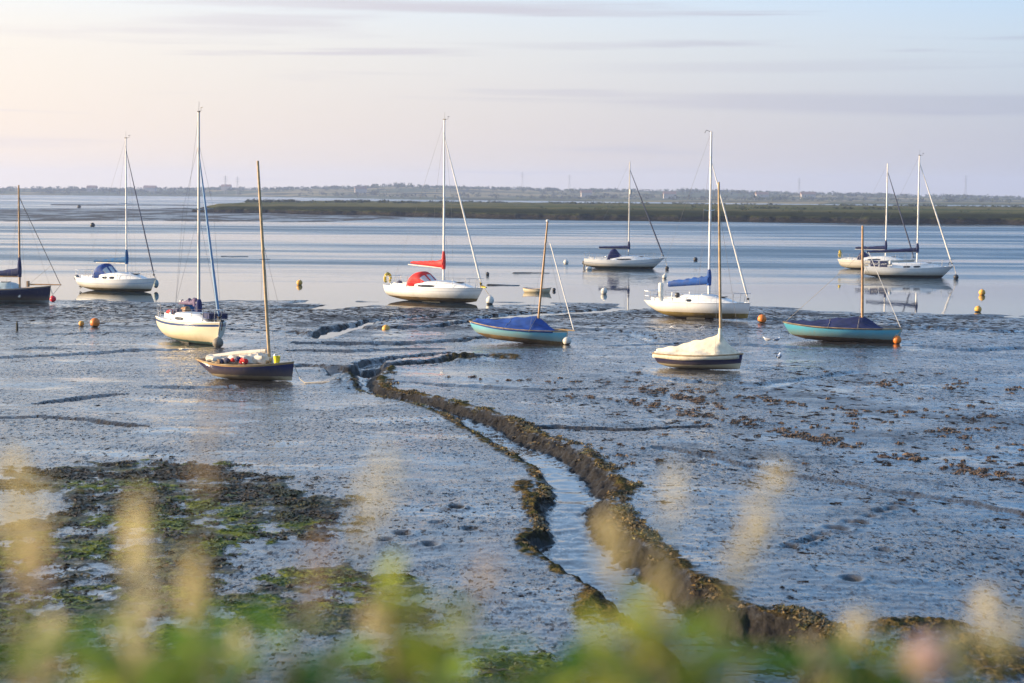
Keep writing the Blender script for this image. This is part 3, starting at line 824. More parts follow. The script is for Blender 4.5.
def sprayhood(root, x0, x1, w, zb, h, m, win=True, lean=.25):
    """folding canvas hood: tall hoop aft, sloping forward to the coachroof"""
    mb = MB(); rings = []
    L = x1 - x0
    for i in range(9):
        e = i / 8
        hh = h * (1 - .78 * max(0, (e - .3) / .7)) * (1 if e > .15 else .97 + e * .2)
        ww = w * (1 - .10 * e)
        x = x0 + L * e
        rings.append([Vector((x - lean * (1 - math.sin(PI * k / 14) ** .6) * (1 - e), ww * math.cos(PI * k / 14) * (1 + .06 * math.sin(PI * k / 14)), zb + hh * math.sin(PI * k / 14) ** .46)) for k in range(15)])
    mb.loft(rings)
    o = mb.build('sprayhood', m, root)
    sol = o.modifiers.new('thickness', 'SOLIDIFY'); sol.thickness = .012
    if win:
        for ks in ((2, 3, 4, 5), (9, 10, 11, 12), (6, 7, 8)):
            wb = MB(); wb.loft([[rings[i][k] + Vector((.014, 0, .014)) + Vector((0, .012 * (1 if k < 7 else -1 if k > 7 else 0), 0)) for k in ks] for i in (4, 5, 6, 7)])
            wb.build('window_panel', M_CLEAR, o)
    return o

def spar(name, m, parent, a, b, r0, r1, n=10, oval=1.0):
    return MB().tube([Vector(a).lerp(Vector(b), i / 6) for i in range(7)], [r0 + (r1 - r0) * (i / 6) ** 2 for i in range(7)], n, True, oval).build(name, m, parent)

def wire(name, m, parent, a, b, r=.008, sag=0.0, n=5):
    a, b = Vector(a), Vector(b)
    return MB().tube([a.lerp(b, i / 8) - Vector((0, 0, sag * 4 * (i / 8) * (1 - i / 8))) for i in range(9)], r, n).build(name, m, parent)

def sail_cover(root, mast_x, z, length, m, h0=.34, h1=.12, collar=.5, droop=.0, w=.11, lumps=0.05, seed=1, name='sail_cover'):
    """canvas cover laced over the stowed mainsail, tall at the mast"""
    mb = MB(); rings = []
    R = random.Random(seed)
    for i in range(17):
        e = i / 16
        hh = h0 + (h1 - h0) * e ** .7 + R.uniform(-lumps, lumps) * h0 * 1.2
        zz = z - droop * e + (collar * (1 - e / .09) if e < .09 else 0) * .0
        ww = w * (1 - .45 * e)
        rings.append([Vector((mast_x - .02 - e * length, ww * math.cos(2 * PI * k / 12), zz + hh * .5 * (1 + math.sin(2 * PI * k / 12)) - .05)) for k in range(12)])
    mb.loft(rings, True, True)
    mb.loft([[Vector((mast_x + (.115 + .01 * math.sin(4 * k)) * math.cos(2 * PI * k / 12) * s_, .115 * math.sin(2 * PI * k / 12) * s_, zz)) for k in range(12)] for zz, s_ in ((z - .10, 1.0), (z + h0 * .7, 1.15), (z + h0 * .9 + collar * .5, .95), (z + h0 + collar, .62))], True, True)
    return mb.build(name, m, root)

def rig(root, hl, mast_x, mast_h, zb, m_mast, r=.055, spreaders=(.52,), furl=None, furl_r=.042, furl_top=.92, bow_t=.985, backstay=True, rake=0.0, masthead=True, boom=None, boom_m=None, shrouds=2, wire_r=.005):
    top = Vector((mast_x - rake * mast_h, 0, zb + mast_h)); base = Vector((mast_x, 0, zb))
    mast = spar('mast', m_mast, root, base, top, r, r * .72, 12)
    P = lambda f: base.lerp(top, f)
    bow = hl.edge(bow_t, 1, .06); bow.y = 0
    tm = (mast_x + hl.L / 2) / hl.L
    for f in spreaders:
        for sg in (1, -1):
            p = P(f); spar('spreader', m_mast, root, p, p + Vector((-.06, sg * hl.B * .30, .05)), .022, .014, 6)
    for sg in (1, -1):
        ch = hl.edge(tm - .02, sg, -.01, .04)
        if spreaders:
            tip = P(spreaders[-1]) + Vector((-.06, sg * hl.B * .30, .05))
            MB().tube([ch, tip, P(furl_top + .05)], wire_r, 5).build('shroud', M_WIRE, root)
        else:
            wire('shroud', M_WIRE, root, ch, P(furl_top), wire_r)
        if shrouds > 1: wire('shroud', M_WIRE, root, hl.edge(tm - .07, sg, -.01, .04), P(.50 if spreaders else .8), wire_r)
    if furl is not None:
        ft = P(furl_top)
        d = (ft - bow)
        pts = [bow + d * e for e in (.0, .035, .06, .2, .5, .8, .95, 1.0)]
        MB().tube(pts, [.02, .02, furl_r * 1.25, furl_r * 1.2, furl_r, furl_r * .75, furl_r * .5, .012], 8).build('furled_foresail', furl, root)
        MB().lathe(bow + d * .02, [(.02, -.05), (.09, -.05), (.09, -.03), (.05, -.03), (.05, .03), (.09, .03), (.09, .05), (.02, .05)], 12).build('furling_drum', M_BLACK, root)
    else:
        wire('forestay', M_WIRE, root, bow, P(furl_top), wire_r * 1.15)
    if backstay: wire('backstay', M_WIRE, root, hl.edge(.0, 1, .02).xz.to_3d() if False else Vector((-hl.L / 2 + .02, 0, hl.sheer(0))), top, wire_r)
    if masthead:
        mb = MB(); mb.tube([top, top + Vector((.02, 0, .45))], .007, 5)
        mb.build('radio_antenna', M_BLACK, mast)
        mb = MB(); mb.tube([top, top + Vector((.28, 0, .06)), top + Vector((.28, 0, .18))], .010, 5); mb.tube([top + Vector((.22, 0, .18)), top + Vector((.36, .03, .20))], .014, 5)
        mb.box(top + Vector((0, 0, .03)), (.18, .08, .05)); mb.build('wind_vane', M_BLACK, mast)
    if boom:
        zb_, ln, dr = boom
        spar('boom', boom_m or m_mast, root, (mast_x - .03, 0, zb_ - .07), (mast_x - ln, 0, zb_ - .07 - dr), .045, .038, 8)
    return P

def railings(root, hl, h=.52, pulpit=(.86, .995), pushpit=(.0, .16), stanch=(.3, .46, .62, .76), lines=True):
    """bow pulpit, stern pushpit, stanchions with guard wires"""
    mb = MB(); r = .016
    ts = [pulpit[0] + (pulpit[1] - pulpit[0]) * i / 6 for i in range(7)]
    lead = Vector((.06, 0, 0))
    top = [hl.edge(t, 1, h, .06) for t in ts] + [hl.edge(t, -1, h, .06) for t in ts[::-1]]
    top = [p + lead for p in top]; mb.tube(top, r, 6)
    for i in (0, 4):
        for sg in (1, -1): mb.tube([hl.edge(ts[i], sg, 0, .06), hl.edge(ts[i], sg, h, .06) + lead], r, 6)
    mb.tube([hl.edge(ts[5], 1, h * .45, .06), hl.edge(ts[5], -1, h * .45, .06)], r, 6)
    mb.build('pulpit', M_STEEL, root)
    mb = MB(); ts = [pushpit[1] - (pushpit[1] - pushpit[0]) * i / 5 for i in range(6)]
    top = [hl.edge(t, 1, h, .06) for t in ts] + [hl.edge(t, -1, h, .06) for t in ts[::-1]]
    mb.tube(top, r, 6); mb.tube([p - Vector((0, 0, h * .5)) for p in top], r * .8, 6)
    for t in (ts[0], ts[3], ts[5]):
        for sg in (1, -1): mb.tube([hl.edge(t, sg, 0, .06), hl.edge(t, sg, h, .06)], r, 6)
    mb.build('pushpit', M_STEEL, root)
    for t in stanch:
        for sg in (1, -1): wire('stanchion', M_STEEL, root, hl.edge(t, sg, -.02, .05), hl.edge(t, sg, h, .05), .012)
    if lines:
        tt = [pushpit[1]] + list(stanch) + [pulpit[0]]
        for sg in (1, -1):
            mb = MB()
            for hh in (h, h * .52): mb.tube([hl.edge(t, sg, hh, .05) for t in tt], .005, 4)
            mb.build('guard_wire', M_WIRE, root)

def outboard(root, x, y, z, m=M_OUTB, tilt=-.5, s=1.0):
    R = Matrix.Rotation(tilt, 3, 'Y')
    P = lambda v: Vector((x, y, z)) + R @ (Vector(v) * s)
    mb = MB()
    rings = []
    for e, (lx, ly) in zip((0, .06, .2, .34, .40), ((.12, .10), (.20, .13), (.22, .14), (.18, .12), (.08, .07))):
        rings.append([P((-.12 + lx * math.copysign(abs(math.cos(a)) ** .6, math.cos(a)), ly * math.copysign(abs(math.sin(a)) ** .6, math.sin(a)), e)) for a in [2 * PI * k / 12 for k in range(12)]])
    mb.loft(rings, True, True)
    o = mb.build('outboard_motor', m, root)
    lg = MB(); lg.loft([[P((-.12 + .07 * math.cos(a), .035 * math.sin(a), zz)) for a in [2 * PI * k / 8 for k in range(8)]] for zz in (0.0, -.45, -.75)], True, True)
    lg.loft([[P((-.12 + .16 * math.cos(a), .10 * math.sin(a), zz)) for a in [2 * PI * k / 8 for k in range(8)]] for zz in (-.60, -.62)], True, True)
    lg.tube([P((-.26, 0, -.74)), P((.02, 0, -.74))], [.03 * s, .045 * s], 8)
    lg.build('motor_leg', M_BLACK, o)
    MB().box(P((.06, 0, -.08)), (.08 * s, .2 * s, .26 * s), R).build('clamp_bracket', M_STEEL, o)

def bilge_keels(root, hl, m, x=-.05, ln=1.0, dep=.28):
    for sg in (1, -1):
        mb = MB(); y = sg * hl.B * .22
        rings = []
        for e in range(9):
            u = -1 + 2 * e / 8
            th = .05 * max(.1, (1 - u * u))
            rings.append([Vector((x + u * ln / 2, y - th, .14)), Vector((x + u * ln / 2, y + th, .14)), Vector((x + u * ln / 2 * .85, y + th * .8 + sg * .05, -dep)), Vector((x + u * ln / 2 * .85, y - th * .8 + sg * .05, -dep))])
        mb.loft(rings, True, True); mb.build('bilge_keel', m, root)

def rudder(root, hl, m, h=.9, chord=.34, low=-.05, tiller=True):
    mb = MB(); xs = -hl.L / 2
    pts = [(xs - .02 - hl.traker * 0, hl.sheer(0) + .05), (xs - chord * .55, hl.sheer(0) + .02), (xs - chord * .75, hl.sheer(0) - h * .45), (xs - chord, low), (xs + .05, low), (xs - .03, hl.sheer(0) - h * .4)]
    mb.loft([[Vector((px, s_ * .025, pz)) for px, pz in pts] for s_ in (-1, 1)], True, True)
    o = mb.build('rudder', m, root)
    if tiller: spar('tiller', M_TEAK, root, (xs - .08, 0, hl.sheer(0) + .07), (xs + .9, 0, hl.sheer(0) + .28), .028, .02, 6)
    return o

def place(root, px, py, heading, list_=0.0, trim=0.0, sink=.0):
    """heading: degrees the bow swings from due right towards the camera (positive: nearer)"""
    p = at(px, py); z = max(ground_z(p.x, p.y), -0.06)
    root.location = (p.x, p.y, z - sink)
    root.rotation_euler = (rad(list_), rad(trim), -rad(heading))
    return p

def cockpit(root, hl, t0, t1, wf=.55, m=M_DECK, dep=.10):
    """raised coaming round the cockpit well"""
    mb = MB()
    for sg in (1, -1):
        a = [hl.edge(t0 + (t1 - t0) * i / 8, sg, 0, hl.half(t0 + (t1 - t0) * i / 8) * (1 - wf)) for i in range(9)]
        mb.loft([[p + Vector((0, sg * .05, -.03)), p + Vector((0, sg * .03, dep + .08)), p + Vector((0, -sg * .03, dep + .08)), p + Vector((0, -sg * .05, -.03))] for p in a], True, True)
    mb.build('coaming', m, root)
    mb = MB()
    mb.loft([[hl.edge(t0 + (t1 - t0) * i / 8, sg, .004, hl.half(t0 + (t1 - t0) * i / 8) * (1 - wf) + .06) for sg in (1, -1)] for i in range(9)])
    mb.build('cockpit_well', M_NONSKID, root)

def winches(root, hl, t, wf=.58, z=.2):
    for sg in (1, -1):
        p = hl.edge(t, sg, z, hl.half(t) * (1 - wf))
        MB().lathe(p, [(.07, 0), (.07, .03), (.045, .06), (.05, .12), (.065, .14), (.05, .16)], 12).build('winch', M_STEEL, root)

def moor(label, px, py, R, m, group=None, ring=True, line_to=None, dz=None, sc=(1, 1, 1), cat='buoy', fouled=True, name='mooring_buoy', lie=0):
    """one float lying on the mud or afloat, with its eye and, where seen, the line up to a bow"""
    R *= .88
    p = at(px, py); z = ground_z(p.x, p.y)
    afloat = z < 0
    zz = (-.25 * R if afloat else z - .12 * R) + R * sc[2]
    root = empty(name, (p.x, p.y, zz if dz is None else dz)); tag(root, label, cat, group)
    fl = MB().sphere((0, 0, 0), R, 20, 14, sc).build('float', m, root)
    if ring:
        MB().torus((0, 0, R * sc[2] + R * .14), R * .17, R * .045, 'x').build('mooring_eye', M_STEEL, root)
        MB().lathe((0, 0, R * sc[2] * .96), [(R * .14, -R * .1), (R * .14, R * .08), (R * .07, R * .1)], 10).build('collar', M_DARKB, root)
    if fouled:
        prof = []
        for i in range(7):
            th = PI * (.74 + .26 * i / 6); prof.append((max(R * 1.015 * math.sin(th) * sc[0], .001), R * 1.015 * math.cos(th) * sc[2]))
        MB().lathe((0, 0, 0), prof, 20).build('weed_band', M_WEEDY, root)
    root.rotation_euler = (rad(lie), rad(lie * .6), random.uniform(0, 6))
    if line_to is not None:
        bpy.context.view_layer.update()
        inv = root.matrix_world.inverted()
        MB().tube([inv @ Vector(line_to).lerp(root.location + Vector((0, 0, R)), e / 6) for e in range(7)], .022, 6).build('mooring_line', M_ROPE, root)
    return root

def bow_world(root, hl, lift=.0, t=1.0):
    bpy.context.view_layer.update()
    p = hl.edge(t, 1, lift); p.y = 0
    return root.matrix_world @ p

def horseshoe(label, root, p, R=.27):
    """horseshoe lifebuoy hung on a stern rail (a thing of its own)"""
    bpy.context.view_layer.update()
    o = empty('lifebuoy', root.matrix_world @ Vector(p), root.rotation_euler); tag(o, label, 'lifebuoy')
    MB().torus((0, 0, 0), R, .085, 'x', rad(-55), rad(235), 20, 8).build('foam_ring', M_YEL, o)
    mb = MB()
    for a in (rad(20), rad(90), rad(160)):
        mb.torus((0, R * math.cos(a), R * math.sin(a)), .095, .012, 'y', n=12, m=5)
    mb.build('strap', M_BLACK, o)
    return o

# ---- 1: dark gaff cutter at the left edge
hl = Hull(6.0, 2.2, .82, ft=.62, bow=.22, aft=.05, rake=.12, traker=-.1, rise_s=.3, rise_b=.05, nexp=2.3)
b = empty('sailing_yacht', (0, 0, 0)); tag(b, 'dark navy sailing boat with wooden mast and bowsprit, cut off by the left edge', 'sailboat')
place(b, 4, 302, 14, sink=.02)
hl.build(hull_mat('navy_hull', (0.008, 0.012, 0.050), (0.30, 0.34, 0.34), .20, rough=.2, dirt=.35, stripe=(0.42, 0.38, 0.30), srange=(.0, .045)), b)
hl.deck(M_NONSKID, b, .02); hl.rail(M_TEAK, b, .022)
cabin(hl, b, .18, .66, .30, .62, mat('pale_green_cabin', (0.42, 0.50, 0.50), .5), fore=.8, win=((.2, .4), (.5, .7)))
spar('bowsprit', M_SPAR, b, (1.55, 0, 1.10), (3.66, 0, 1.12), .045, .032)
MB().box((1.55, 0, 1.13), (.10, .22, .34)).build('bitts', M_TEAK, b)
MB().lathe((1.0, -1.12, .55), [(.0, 0), (.01, .0)], 4)
mb = MB()
for k in range(6):
    a = PI * k / 6; c = hl.pt(.73, .32, -1); mb.box(c + Vector((0, -.012, 0)), (.02, .012, .2), Matrix.Rotation(a, 3, 'Y'))
mb.build('star_emblem', M_GEL, b)
rig(b, hl, 1.02, 6.0, .85, M_SPAR, r=.062, spreaders=(), furl=None, furl_top=.93, backstay=False, masthead=False, boom=(1.62, 3.3, .02), boom_m=M_SPAR)
wire('outer_forestay', M_BLACK, b, (3.6, 0, 1.15), (1.02, 0, 6.2), .020)
wire('jib_halyard', M_ROPE, b, (1.6, 0, 1.1), (3.0, 0, 2.2), .008)
wire('bobstay', M_WIRE, b, (3.6, 0, 1.08), (2.92, 0, .30), .012)
sail_cover(b, 1.02, 1.62, 3.2, M_NAVY, .50, .16, .55, .0, .15, seed=3)
B1 = b
moor('bright red round buoy hanging under the bow of the dark navy boat', 53, 303.5, .21, M_REDB, dz=.30, fouled=False, line_to=bow_world(b, hl, -.1, .995))

# ---- 2: white yacht with blue hood on the left
hl = Hull(6.1, 2.35, .84, ft=.72, bow=.14, aft=.04, rake=.38, traker=-.14, rise_s=.24, rise_b=.16)
b = empty('sailing_yacht', (0, 0, 0)); tag(b, 'white yacht with blue sprayhood and teal boom cover, right of the dark navy boat', 'sailboat')
place(b, 119.5, 291, 30, sink=.0)
hl.build(hull_mat('white_hull_a', (0.84, 0.83, 0.80), (0.15, 0.105, 0.03), .28, stripe=(0.42, 0.50, 0.60), srange=(.26, .30)), b)
hl.deck(M_DECK, b); hl.rail(M_GEL, b, .022)
cabin(hl, b, .32, .88, .36, .66, M_GEL, M_NONSKID, fore=.42, win=((.08, .2), (.26, .38)))
cockpit(b, hl, .04, .34); winches(b, hl, .22)
sprayhood(b, -1.25, -.35, .72, hl.fb + .06, .95, M_BLUE, lean=.5)
rig(b, hl, .62, 8.8, hl.fb + .36, M_ALU, furl=M_SAILD, furl_r=.036, boom=(1.95, 2.6, .0))
sail_cover(b, .62, 1.95, 2.75, M_TEALC, .46, .13, .38, .0, .14, seed=4)
railings(b, hl, .5); bilge_keels(b, hl, M_WEEDY, 0, 1.3, .02); outboard(b, -3.12, -.45, .78, s=.8)
bx = bow_world(b, hl, .1)
moor('pale grey-green buoy hung on the bow of the white yacht with blue hood', 156, 290, .26, mat('pale_green_float', (0.36, 0.44, 0.42), .5), dz=.42, sc=(.8, .8, 1.25), line_to=bx)

# ---- 3: blue striped yacht, bow towards us
hl = Hull(5.9, 2.2, .92, ft=.74, bow=.10, aft=.02, rake=.26, traker=-.2, rise_s=.2, rise_b=.10, nexp=2.9)
b = empty('sailing_yacht', (0, 0, 0)); tag(b, 'cream yacht with blue stripe under the rail and green bottom, tallest mast on the left', 'sailboat')
place(b, 196, 342, 62, list_=-1.0, sink=.02)
hl.build(hull_mat('cream_hull', (0.77, 0.68, 0.49), (0.06, 0.16, 0.15), .17, stripe=(0.02, 0.05, 0.16), srange=(.085, .18)), b)
hl.deck(M_DECK, b); hl.rail(M_GEL, b, .026)
cabin(hl, b, .34, .86, .30, .66, M_GEL, M_NONSKID, fore=.5, win=((.08, .42),))
cockpit(b, hl, .04, .34); winches(b, hl, .24)
rig(b, hl, .32, 8.45, hl.fb + .28, M_ALU_D, r=.06, furl=M_SAILB, furl_r=.055, furl_top=.80, boom=(1.75, 2.5, .05), rake=.04, shrouds=2)
sail_cover(b, .32, 1.30, .30, M_INDIGO, .42, .36, .12, .0, .15, seed=5)
sail_cover(b, -.10, 1.62, 2.1, M_MAUVE, .24, .14, .0, .08, .13, lumps=.35, seed=8, name='loose_sail')
railings(b, hl, .52); outboard(b, -3.0, .35, 1.0, M_OUTB, -.9, 1.15); bilge_keels(b, hl, M_WEEDY, 0, 1.3, .02)
MB().box((-2.35, .55, 1.30), (.10, .62, .55)).build('dodger_cloth', M_TEALC, b)
mb = MB(); mb.box((2.1, .1, 1.25), (.7, .8, .22)); mb.build('dinghy_bundle', M_NAVY, b)
mb = MB()
mb.box((2.98, 0, 1.10), (.50, .14, .08)); mb.tube([(3.15, 0, 1.14), (3.22, 0, .95), (3.10, 0, .72)], .03, 6); mb.build('anchor_roller', M_BLACK, b)
for i, (xx, yy, zz, ss, mm) in enumerate([(-1.9, .2, 1.25, .22, M_TEAK), (-1.5, -.3, 1.2, .2, M_PURPLE), (-2.2, -.4, 1.15, .16, M_RED)]):
    MB().sphere((xx, yy, zz), ss, 10, 8, (1.3, 1, .8), lambda d: 1 + .15 * math.sin(5 * d.x + 3 * d.y)).build('gear_bag', mm, b)
moor('weedy grey-brown buoy hanging at the bow of the blue striped yacht', 218, 347.5, .25, mat('grey_brown_float', (0.20, 0.17, 0.13), .7, var=.3), line_to=bow_world(b, hl, -.05, .99), fouled=False)

# ---- 4: small dark blue wooden day boat
hl = Hull(3.5, 1.45, .50, ft=.50, bow=.16, aft=.13, rake=.06, traker=-.34, rise_s=.26, rise_b=.04, nexp=2.2, tm=.46)
b = empty('sailing_dinghy', (0, 0, 0)); tag(b, 'small varnished and dark blue open dinghy piled with loose white sails, tall bare mast', 'dinghy')
place(b, 247, 379, 22, list_=-2, sink=.0)
m_, t_, p_ = new_mat('blue_to_varnish_hull')
b_hull = hull_mat('dark_blue_hull', (0.010, 0.016, 0.085), (0.56, 0.46, 0.30), .17, stripe=(0.50, 0.30, 0.12), srange=(-.01, .055), rough=.16, dirt=.3)
hl.build(b_hull, b); hl.build(M_TEAK, b, vmax=.55, name='inner_planking', inset=.035, t0=.015, t1=.97)
hl.rail(M_SPAR_L, b, .024); hl.deck(M_TEAK, b, .03, .06, .66, 1.0, 'foredeck')
mb = MB(); mb.box((-.5, 0, .32), (.24, 1.15, .03)); mb.build('thwart', M_TEAK, b)
mb = MB()
def crumple(d, s=0): return 1 + .22 * math.sin(6 * d.x + 2 * d.z + s) * math.sin(5 * d.y + s) + .12 * math.sin(11 * d.x - 7 * d.z + s)
for i, (xx, yy, zz, sx_, sy_, sz_) in enumerate([(-1.12, 0, .62, .42, .42, .17), (-.55, .05, .60, .40, .42, .20), (.05, .0, .64, .40, .45, .22), (.50, .05, .68, .36, .36, .26)]):
    mb.sphere((xx, yy, zz), 1, 18, 12, (sx_, sy_, sz_), lambda d, i=i: crumple(d, i * 1.7))
mb.tube([(-1.3, -.1, .72), (-.4, 0, .84), (.7, 0, .98)], [.07, .10, .07], 8)
mb.build('stowed_sail', M_TARP, b)
for i, (xx, yy, zz, ss, mm) in enumerate([(-.75, -.40, .60, .08, M_NAVY), (-.52, -.44, .64, .09, M_PURPLE), (.10, -.42, .64, .12, M_RED), (-.32, -.42, .66, .07, M_RED), (-.1, -.42, .70, .09, M_NAVY), (-.85, -.40, .58, .09, M_TEAK)]):
    MB().sphere((xx, yy, zz), ss, 12, 8, (1.2, .8, .95), lambda d, i=i: crumple(d, i)).build('gear_bag', mm, b)
rig(b, hl, .86, 6.85, .42, M_SPAR_L, r=.055, spreaders=(), furl_top=.62, backstay=False, masthead=False, rake=.085, shrouds=1, wire_r=.0045)
spar('spreader_bar', M_WIRE, b, (.80 - .055 * 3.6, -.35, .42 + 3.6), (.80 - .055 * 3.6, .35, .42 + 3.6), .012, .012, 6)
bpy.context.view_layer.update()
bk = empty('bucket', b.matrix_world @ Vector((1.18, -.12, .58)), b.rotation_euler); tag(bk, 'bright yellow bucket standing on the foredeck of the dark blue dinghy', 'bucket')
MB().lathe((0, 0, 0), [(.085, 0), (.115, .24), (.125, .24), (.125, .26), (.105, .26), (.078, .02)], 16).build('pail', M_YELB, bk)
MB().torus((0, 0, .22), .12, .007, 'y', 0, PI).build('handle', M_STEEL, bk)
mb = MB(); p0 = bow_world(b, hl, -.1)
mb.tube([p0, p0 + Vector((.25, -.3, -.45)), Vector((p0.x + .45, p0.y - .8, ground_z(p0.x + .45, p0.y - .8) + .02)), Vector((p0.x + 1.3, p0.y - 1.1, ground_z(p0.x + 1.3, p0.y - 1.1) + .01))], .016, 6)
tag(mb.build('mooring_rope', M_ROPE), 'rope trailing from the bow of the dark blue dinghy onto the mud', 'rope')

# ---- 5: white yacht with red canvas
hl = Hull(7.0, 2.5, .90, ft=.70, bow=.10, aft=.05, rake=.50, traker=-.10, rise_s=.24, rise_b=.16)
b = empty('sailing_yacht', (0, 0, 0)); tag(b, 'white yacht with red sprayhood and red boom cover, aground at the water\'s edge', 'sailboat')
place(b, 437, 301.5, 36, sink=.0)
hl.build(hull_mat('white_hull_b', (0.86, 0.85, 0.82), (0.20, 0.12, 0.03), .33, stripe=(0.50, 0.52, 0.55), srange=(.17, .20)), b)
hl.deck(M_DECK, b); hl.rail(M_GEL, b, .024)
cabin(hl, b, .34, .90, .34, .66, M_GEL, M_NONSKID, fore=.42, win=((.06, .38),))
cockpit(b, hl, .04, .34); winches(b, hl, .24)
sprayhood(b, -1.25, -.15, .80, hl.fb + .06, .88, M_RED, lean=.55)
rig(b, hl, .50, 9.75, hl.fb + .34, M_ALU, r=.065, spreaders=(.52,), furl=M_SAIL, furl_r=.052, furl_top=.90, boom=(2.15, 2.75, -.14))
sail_cover(b, .50, 2.12, 2.5, M_RED, .56, .13, .42, -.22, .15, seed=6)
railings(b, hl, .55); bilge_keels(b, hl, M_WEEDY, 0, 1.5, .02)
mb = MB(); mb.tube([(3.35, -.1, 1.3), (3.3, .0, 1.12), (3.55, .1, 1.05)], .05, 6); mb.box((3.5, 0, 1.02), (.42, .14, .08)); mb.build('anchor_roller', M_YEL, b)
wire('jackstaff', M_STEEL, b, (-3.35, .5, .9), (-3.5, .5, 2.0), .012)
horseshoe('yellow horseshoe lifebuoy on the stern rail of the yacht with red canvas', b, (-3.42, -.55, hl.sheer(0) + .42))
MB().sphere((-2.6, -.4, 1.12), .16, 10, 8, (1.2, 1, .8)).build('gear_bag', M_PURPLE, b)
moor('dirty white buoy roped to the bow of the yacht with red canvas', 490, 304, .27, M_WHITEB, line_to=bow_world(b, hl, .05), sc=(1, 1, 1.15), lie=18)

# ---- 6: turquoise dinghy, blue cover, centre
def covered(b, hl, m, mast_x, peak, t0=.02, t1=.93, over=.10, ridge_aft=.10, sag=.03, seed=1):
    """canvas boom tent: drapes from a ridge over the gunwale"""
    mb = MB(); rings = []; R = random.Random(seed)
    for i in range(37):
        t = t0 + (t1 - t0) * i / 36
        x = -hl.L / 2 + t * hl.L
        tm = (mast_x + hl.L / 2) / hl.L
        f = (ridge_aft + (1 - ridge_aft) * ((t - t0) / (tm - t0)) ** .95) if t < tm else max(0.02, 1 - ((t - tm) / (t1 - tm)) ** .85)
        zr = hl.sheer(t) + peak * f + .02
        half = hl.half(t) + .018
        ring = []
        for k in range(-9, 10):
            u = k / 7.0
            if abs(u) <= 1:
                y = u * half; z = zr - (zr - hl.sheer(t) - .01) * (abs(u) ** .92) - sag * math.sin(PI * abs(u)) * (.6 + .4 * math.sin(7 * t * PI))
            else:
                y = math.copysign(half + .008, u); z = hl.sheer(t) + .01 - over * (abs(u) - 1) / (2 / 7) * (1 + .07 * math.sin(11 * t + (1 if k > 0 else 4)))
            ring.append(Vector((x, y + .006 * math.sin(31 * t + k), z + (.022 * math.sin(19 * t + 1.3 * k) + .018 * math.sin(43 * t - 2.1 * k + 1)) * (abs(u) < 1))))
        rings.append(ring)
    mb.loft(rings)
    o = mb.build('canvas_cover', m, b)
    for i in ((16, 27) if m is not M_CREAM else ()):
        MB().tube([p + Vector((0, math.copysign(.012, p.y), .010)) for p in rings[i]], .006, 5).build('lashing', M_ROPE, b)
    so_ = o.modifiers.new('thickness', 'SOLIDIFY'); so_.thickness = .008
    return o

hl = Hull(4.4, 1.62, .56, ft=.60, bow=.15, aft=.12, rake=.10, traker=-.26, rise_s=.20, rise_b=.04, nexp=2.3)
b = empty('sailing_dinghy', (0, 0, 0)); tag(b, 'turquoise dinghy under a royal blue cover, in the centre below the red canvas yacht', 'dinghy')
place(b, 519, 342, 24, list_=-3, trim=4.0, sink=-.02)
hl.build(hull_mat('turquoise_hull', (0.15, 0.50, 0.64), (0.30, 0.19, 0.07), .23, stripe=(0.62, 0.64, 0.56), srange=(-.01, .07), rough=.35), b)
hl.deck(M_TEAK, b, .03, .04, .03, .98); hl.rail(M_SPAR_L, b, .026, out=.01)
covered(b, hl, M_BLUE, .72, .62, .02, .88, ridge_aft=.16, over=.08)
rig(b, hl, .80, 4.75, .5, M_SPAR, r=.05, spreaders=(), furl_top=.86, backstay=False, masthead=False, shrouds=1, wire_r=.0045)
spar('bowsprit', M_SPAR_L, b, (1.3, 0, .72), (2.52, 0, .76), .035, .026)
wire('furled_forestay', M_SAIL, b, (2.46, 0, .80), (1.02, 0, 4.35), .026)
MB().lathe((.80, 0, 5.24), [(.03, 0), (.075, .02), (.075, .08), (.02, .11)], 10).build('mast_cap', M_SAIL, b)
moor('brown and white buoy on the mud at the bow of the central turquoise dinghy', 567, 344, .21, M_WHITEB, line_to=bow_world(b, hl, -.05), lie=14)

# ---- 7: tiny white tender
hl = Hull(1.95, 1.0, .34, ft=.66, bow=.10, aft=.05, rake=.16, traker=-.1, rise_s=.05, rise_b=.05)
b = empty('rowing_boat', (0, 0, 0)); tag(b, 'tiny white rowing tender floating in the still water, no mast', 'rowing boat')
place(b, 538, 292.5, 24, sink=.10); b.location.z = -.10
hl.build(hull_mat('tender_hull', (0.74, 0.66, 0.50), (0.40, 0.34, 0.24), .08, dirt=.6), b); hl.build(M_DECK, b, vmax=.6, name='inner_skin', inset=.03, t0=.02, t1=.96)
hl.rail(M_TEAK, b, .02)
for x_ in (-.5, .15): MB().box((x_, 0, .26), (.2, .84, .03)).build('thwart', M_TEAK, b)

# ---- 8: far white yacht with navy cover, centre right
hl = Hull(7.1, 2.4, .86, ft=.62, bow=.26, aft=.12, rake=1.05, traker=.12, rise_s=.34, rise_b=.14, nexp=2.3)
b = empty('sailing_yacht', (0, 0, 0)); tag(b, 'white yacht with long raked bow and navy boom cover, afloat far out beyond the tender', 'sailboat')
place(b, 625, 268.5, 12); b.location.z = -.12
hl.build(hull_mat('white_hull_c', (0.82, 0.80, 0.77), (0.055, 0.05, 0.02), .34, stripe=(0.40, 0.46, 0.55), srange=(.30, .34)), b)
hl.deck(M_DECK, b); hl.rail(M_GEL, b, .022)
cabin(hl, b, .34, .84, .30, .60, M_GEL, M_NONSKID, fore=.45, win=((.14, .5),))
cockpit(b, hl, .05, .34); winches(b, hl, .24)
sprayhood(b, -1.15, -.25, .70, hl.fb + .05, .95, M_INDIGO, win=False, lean=.4)
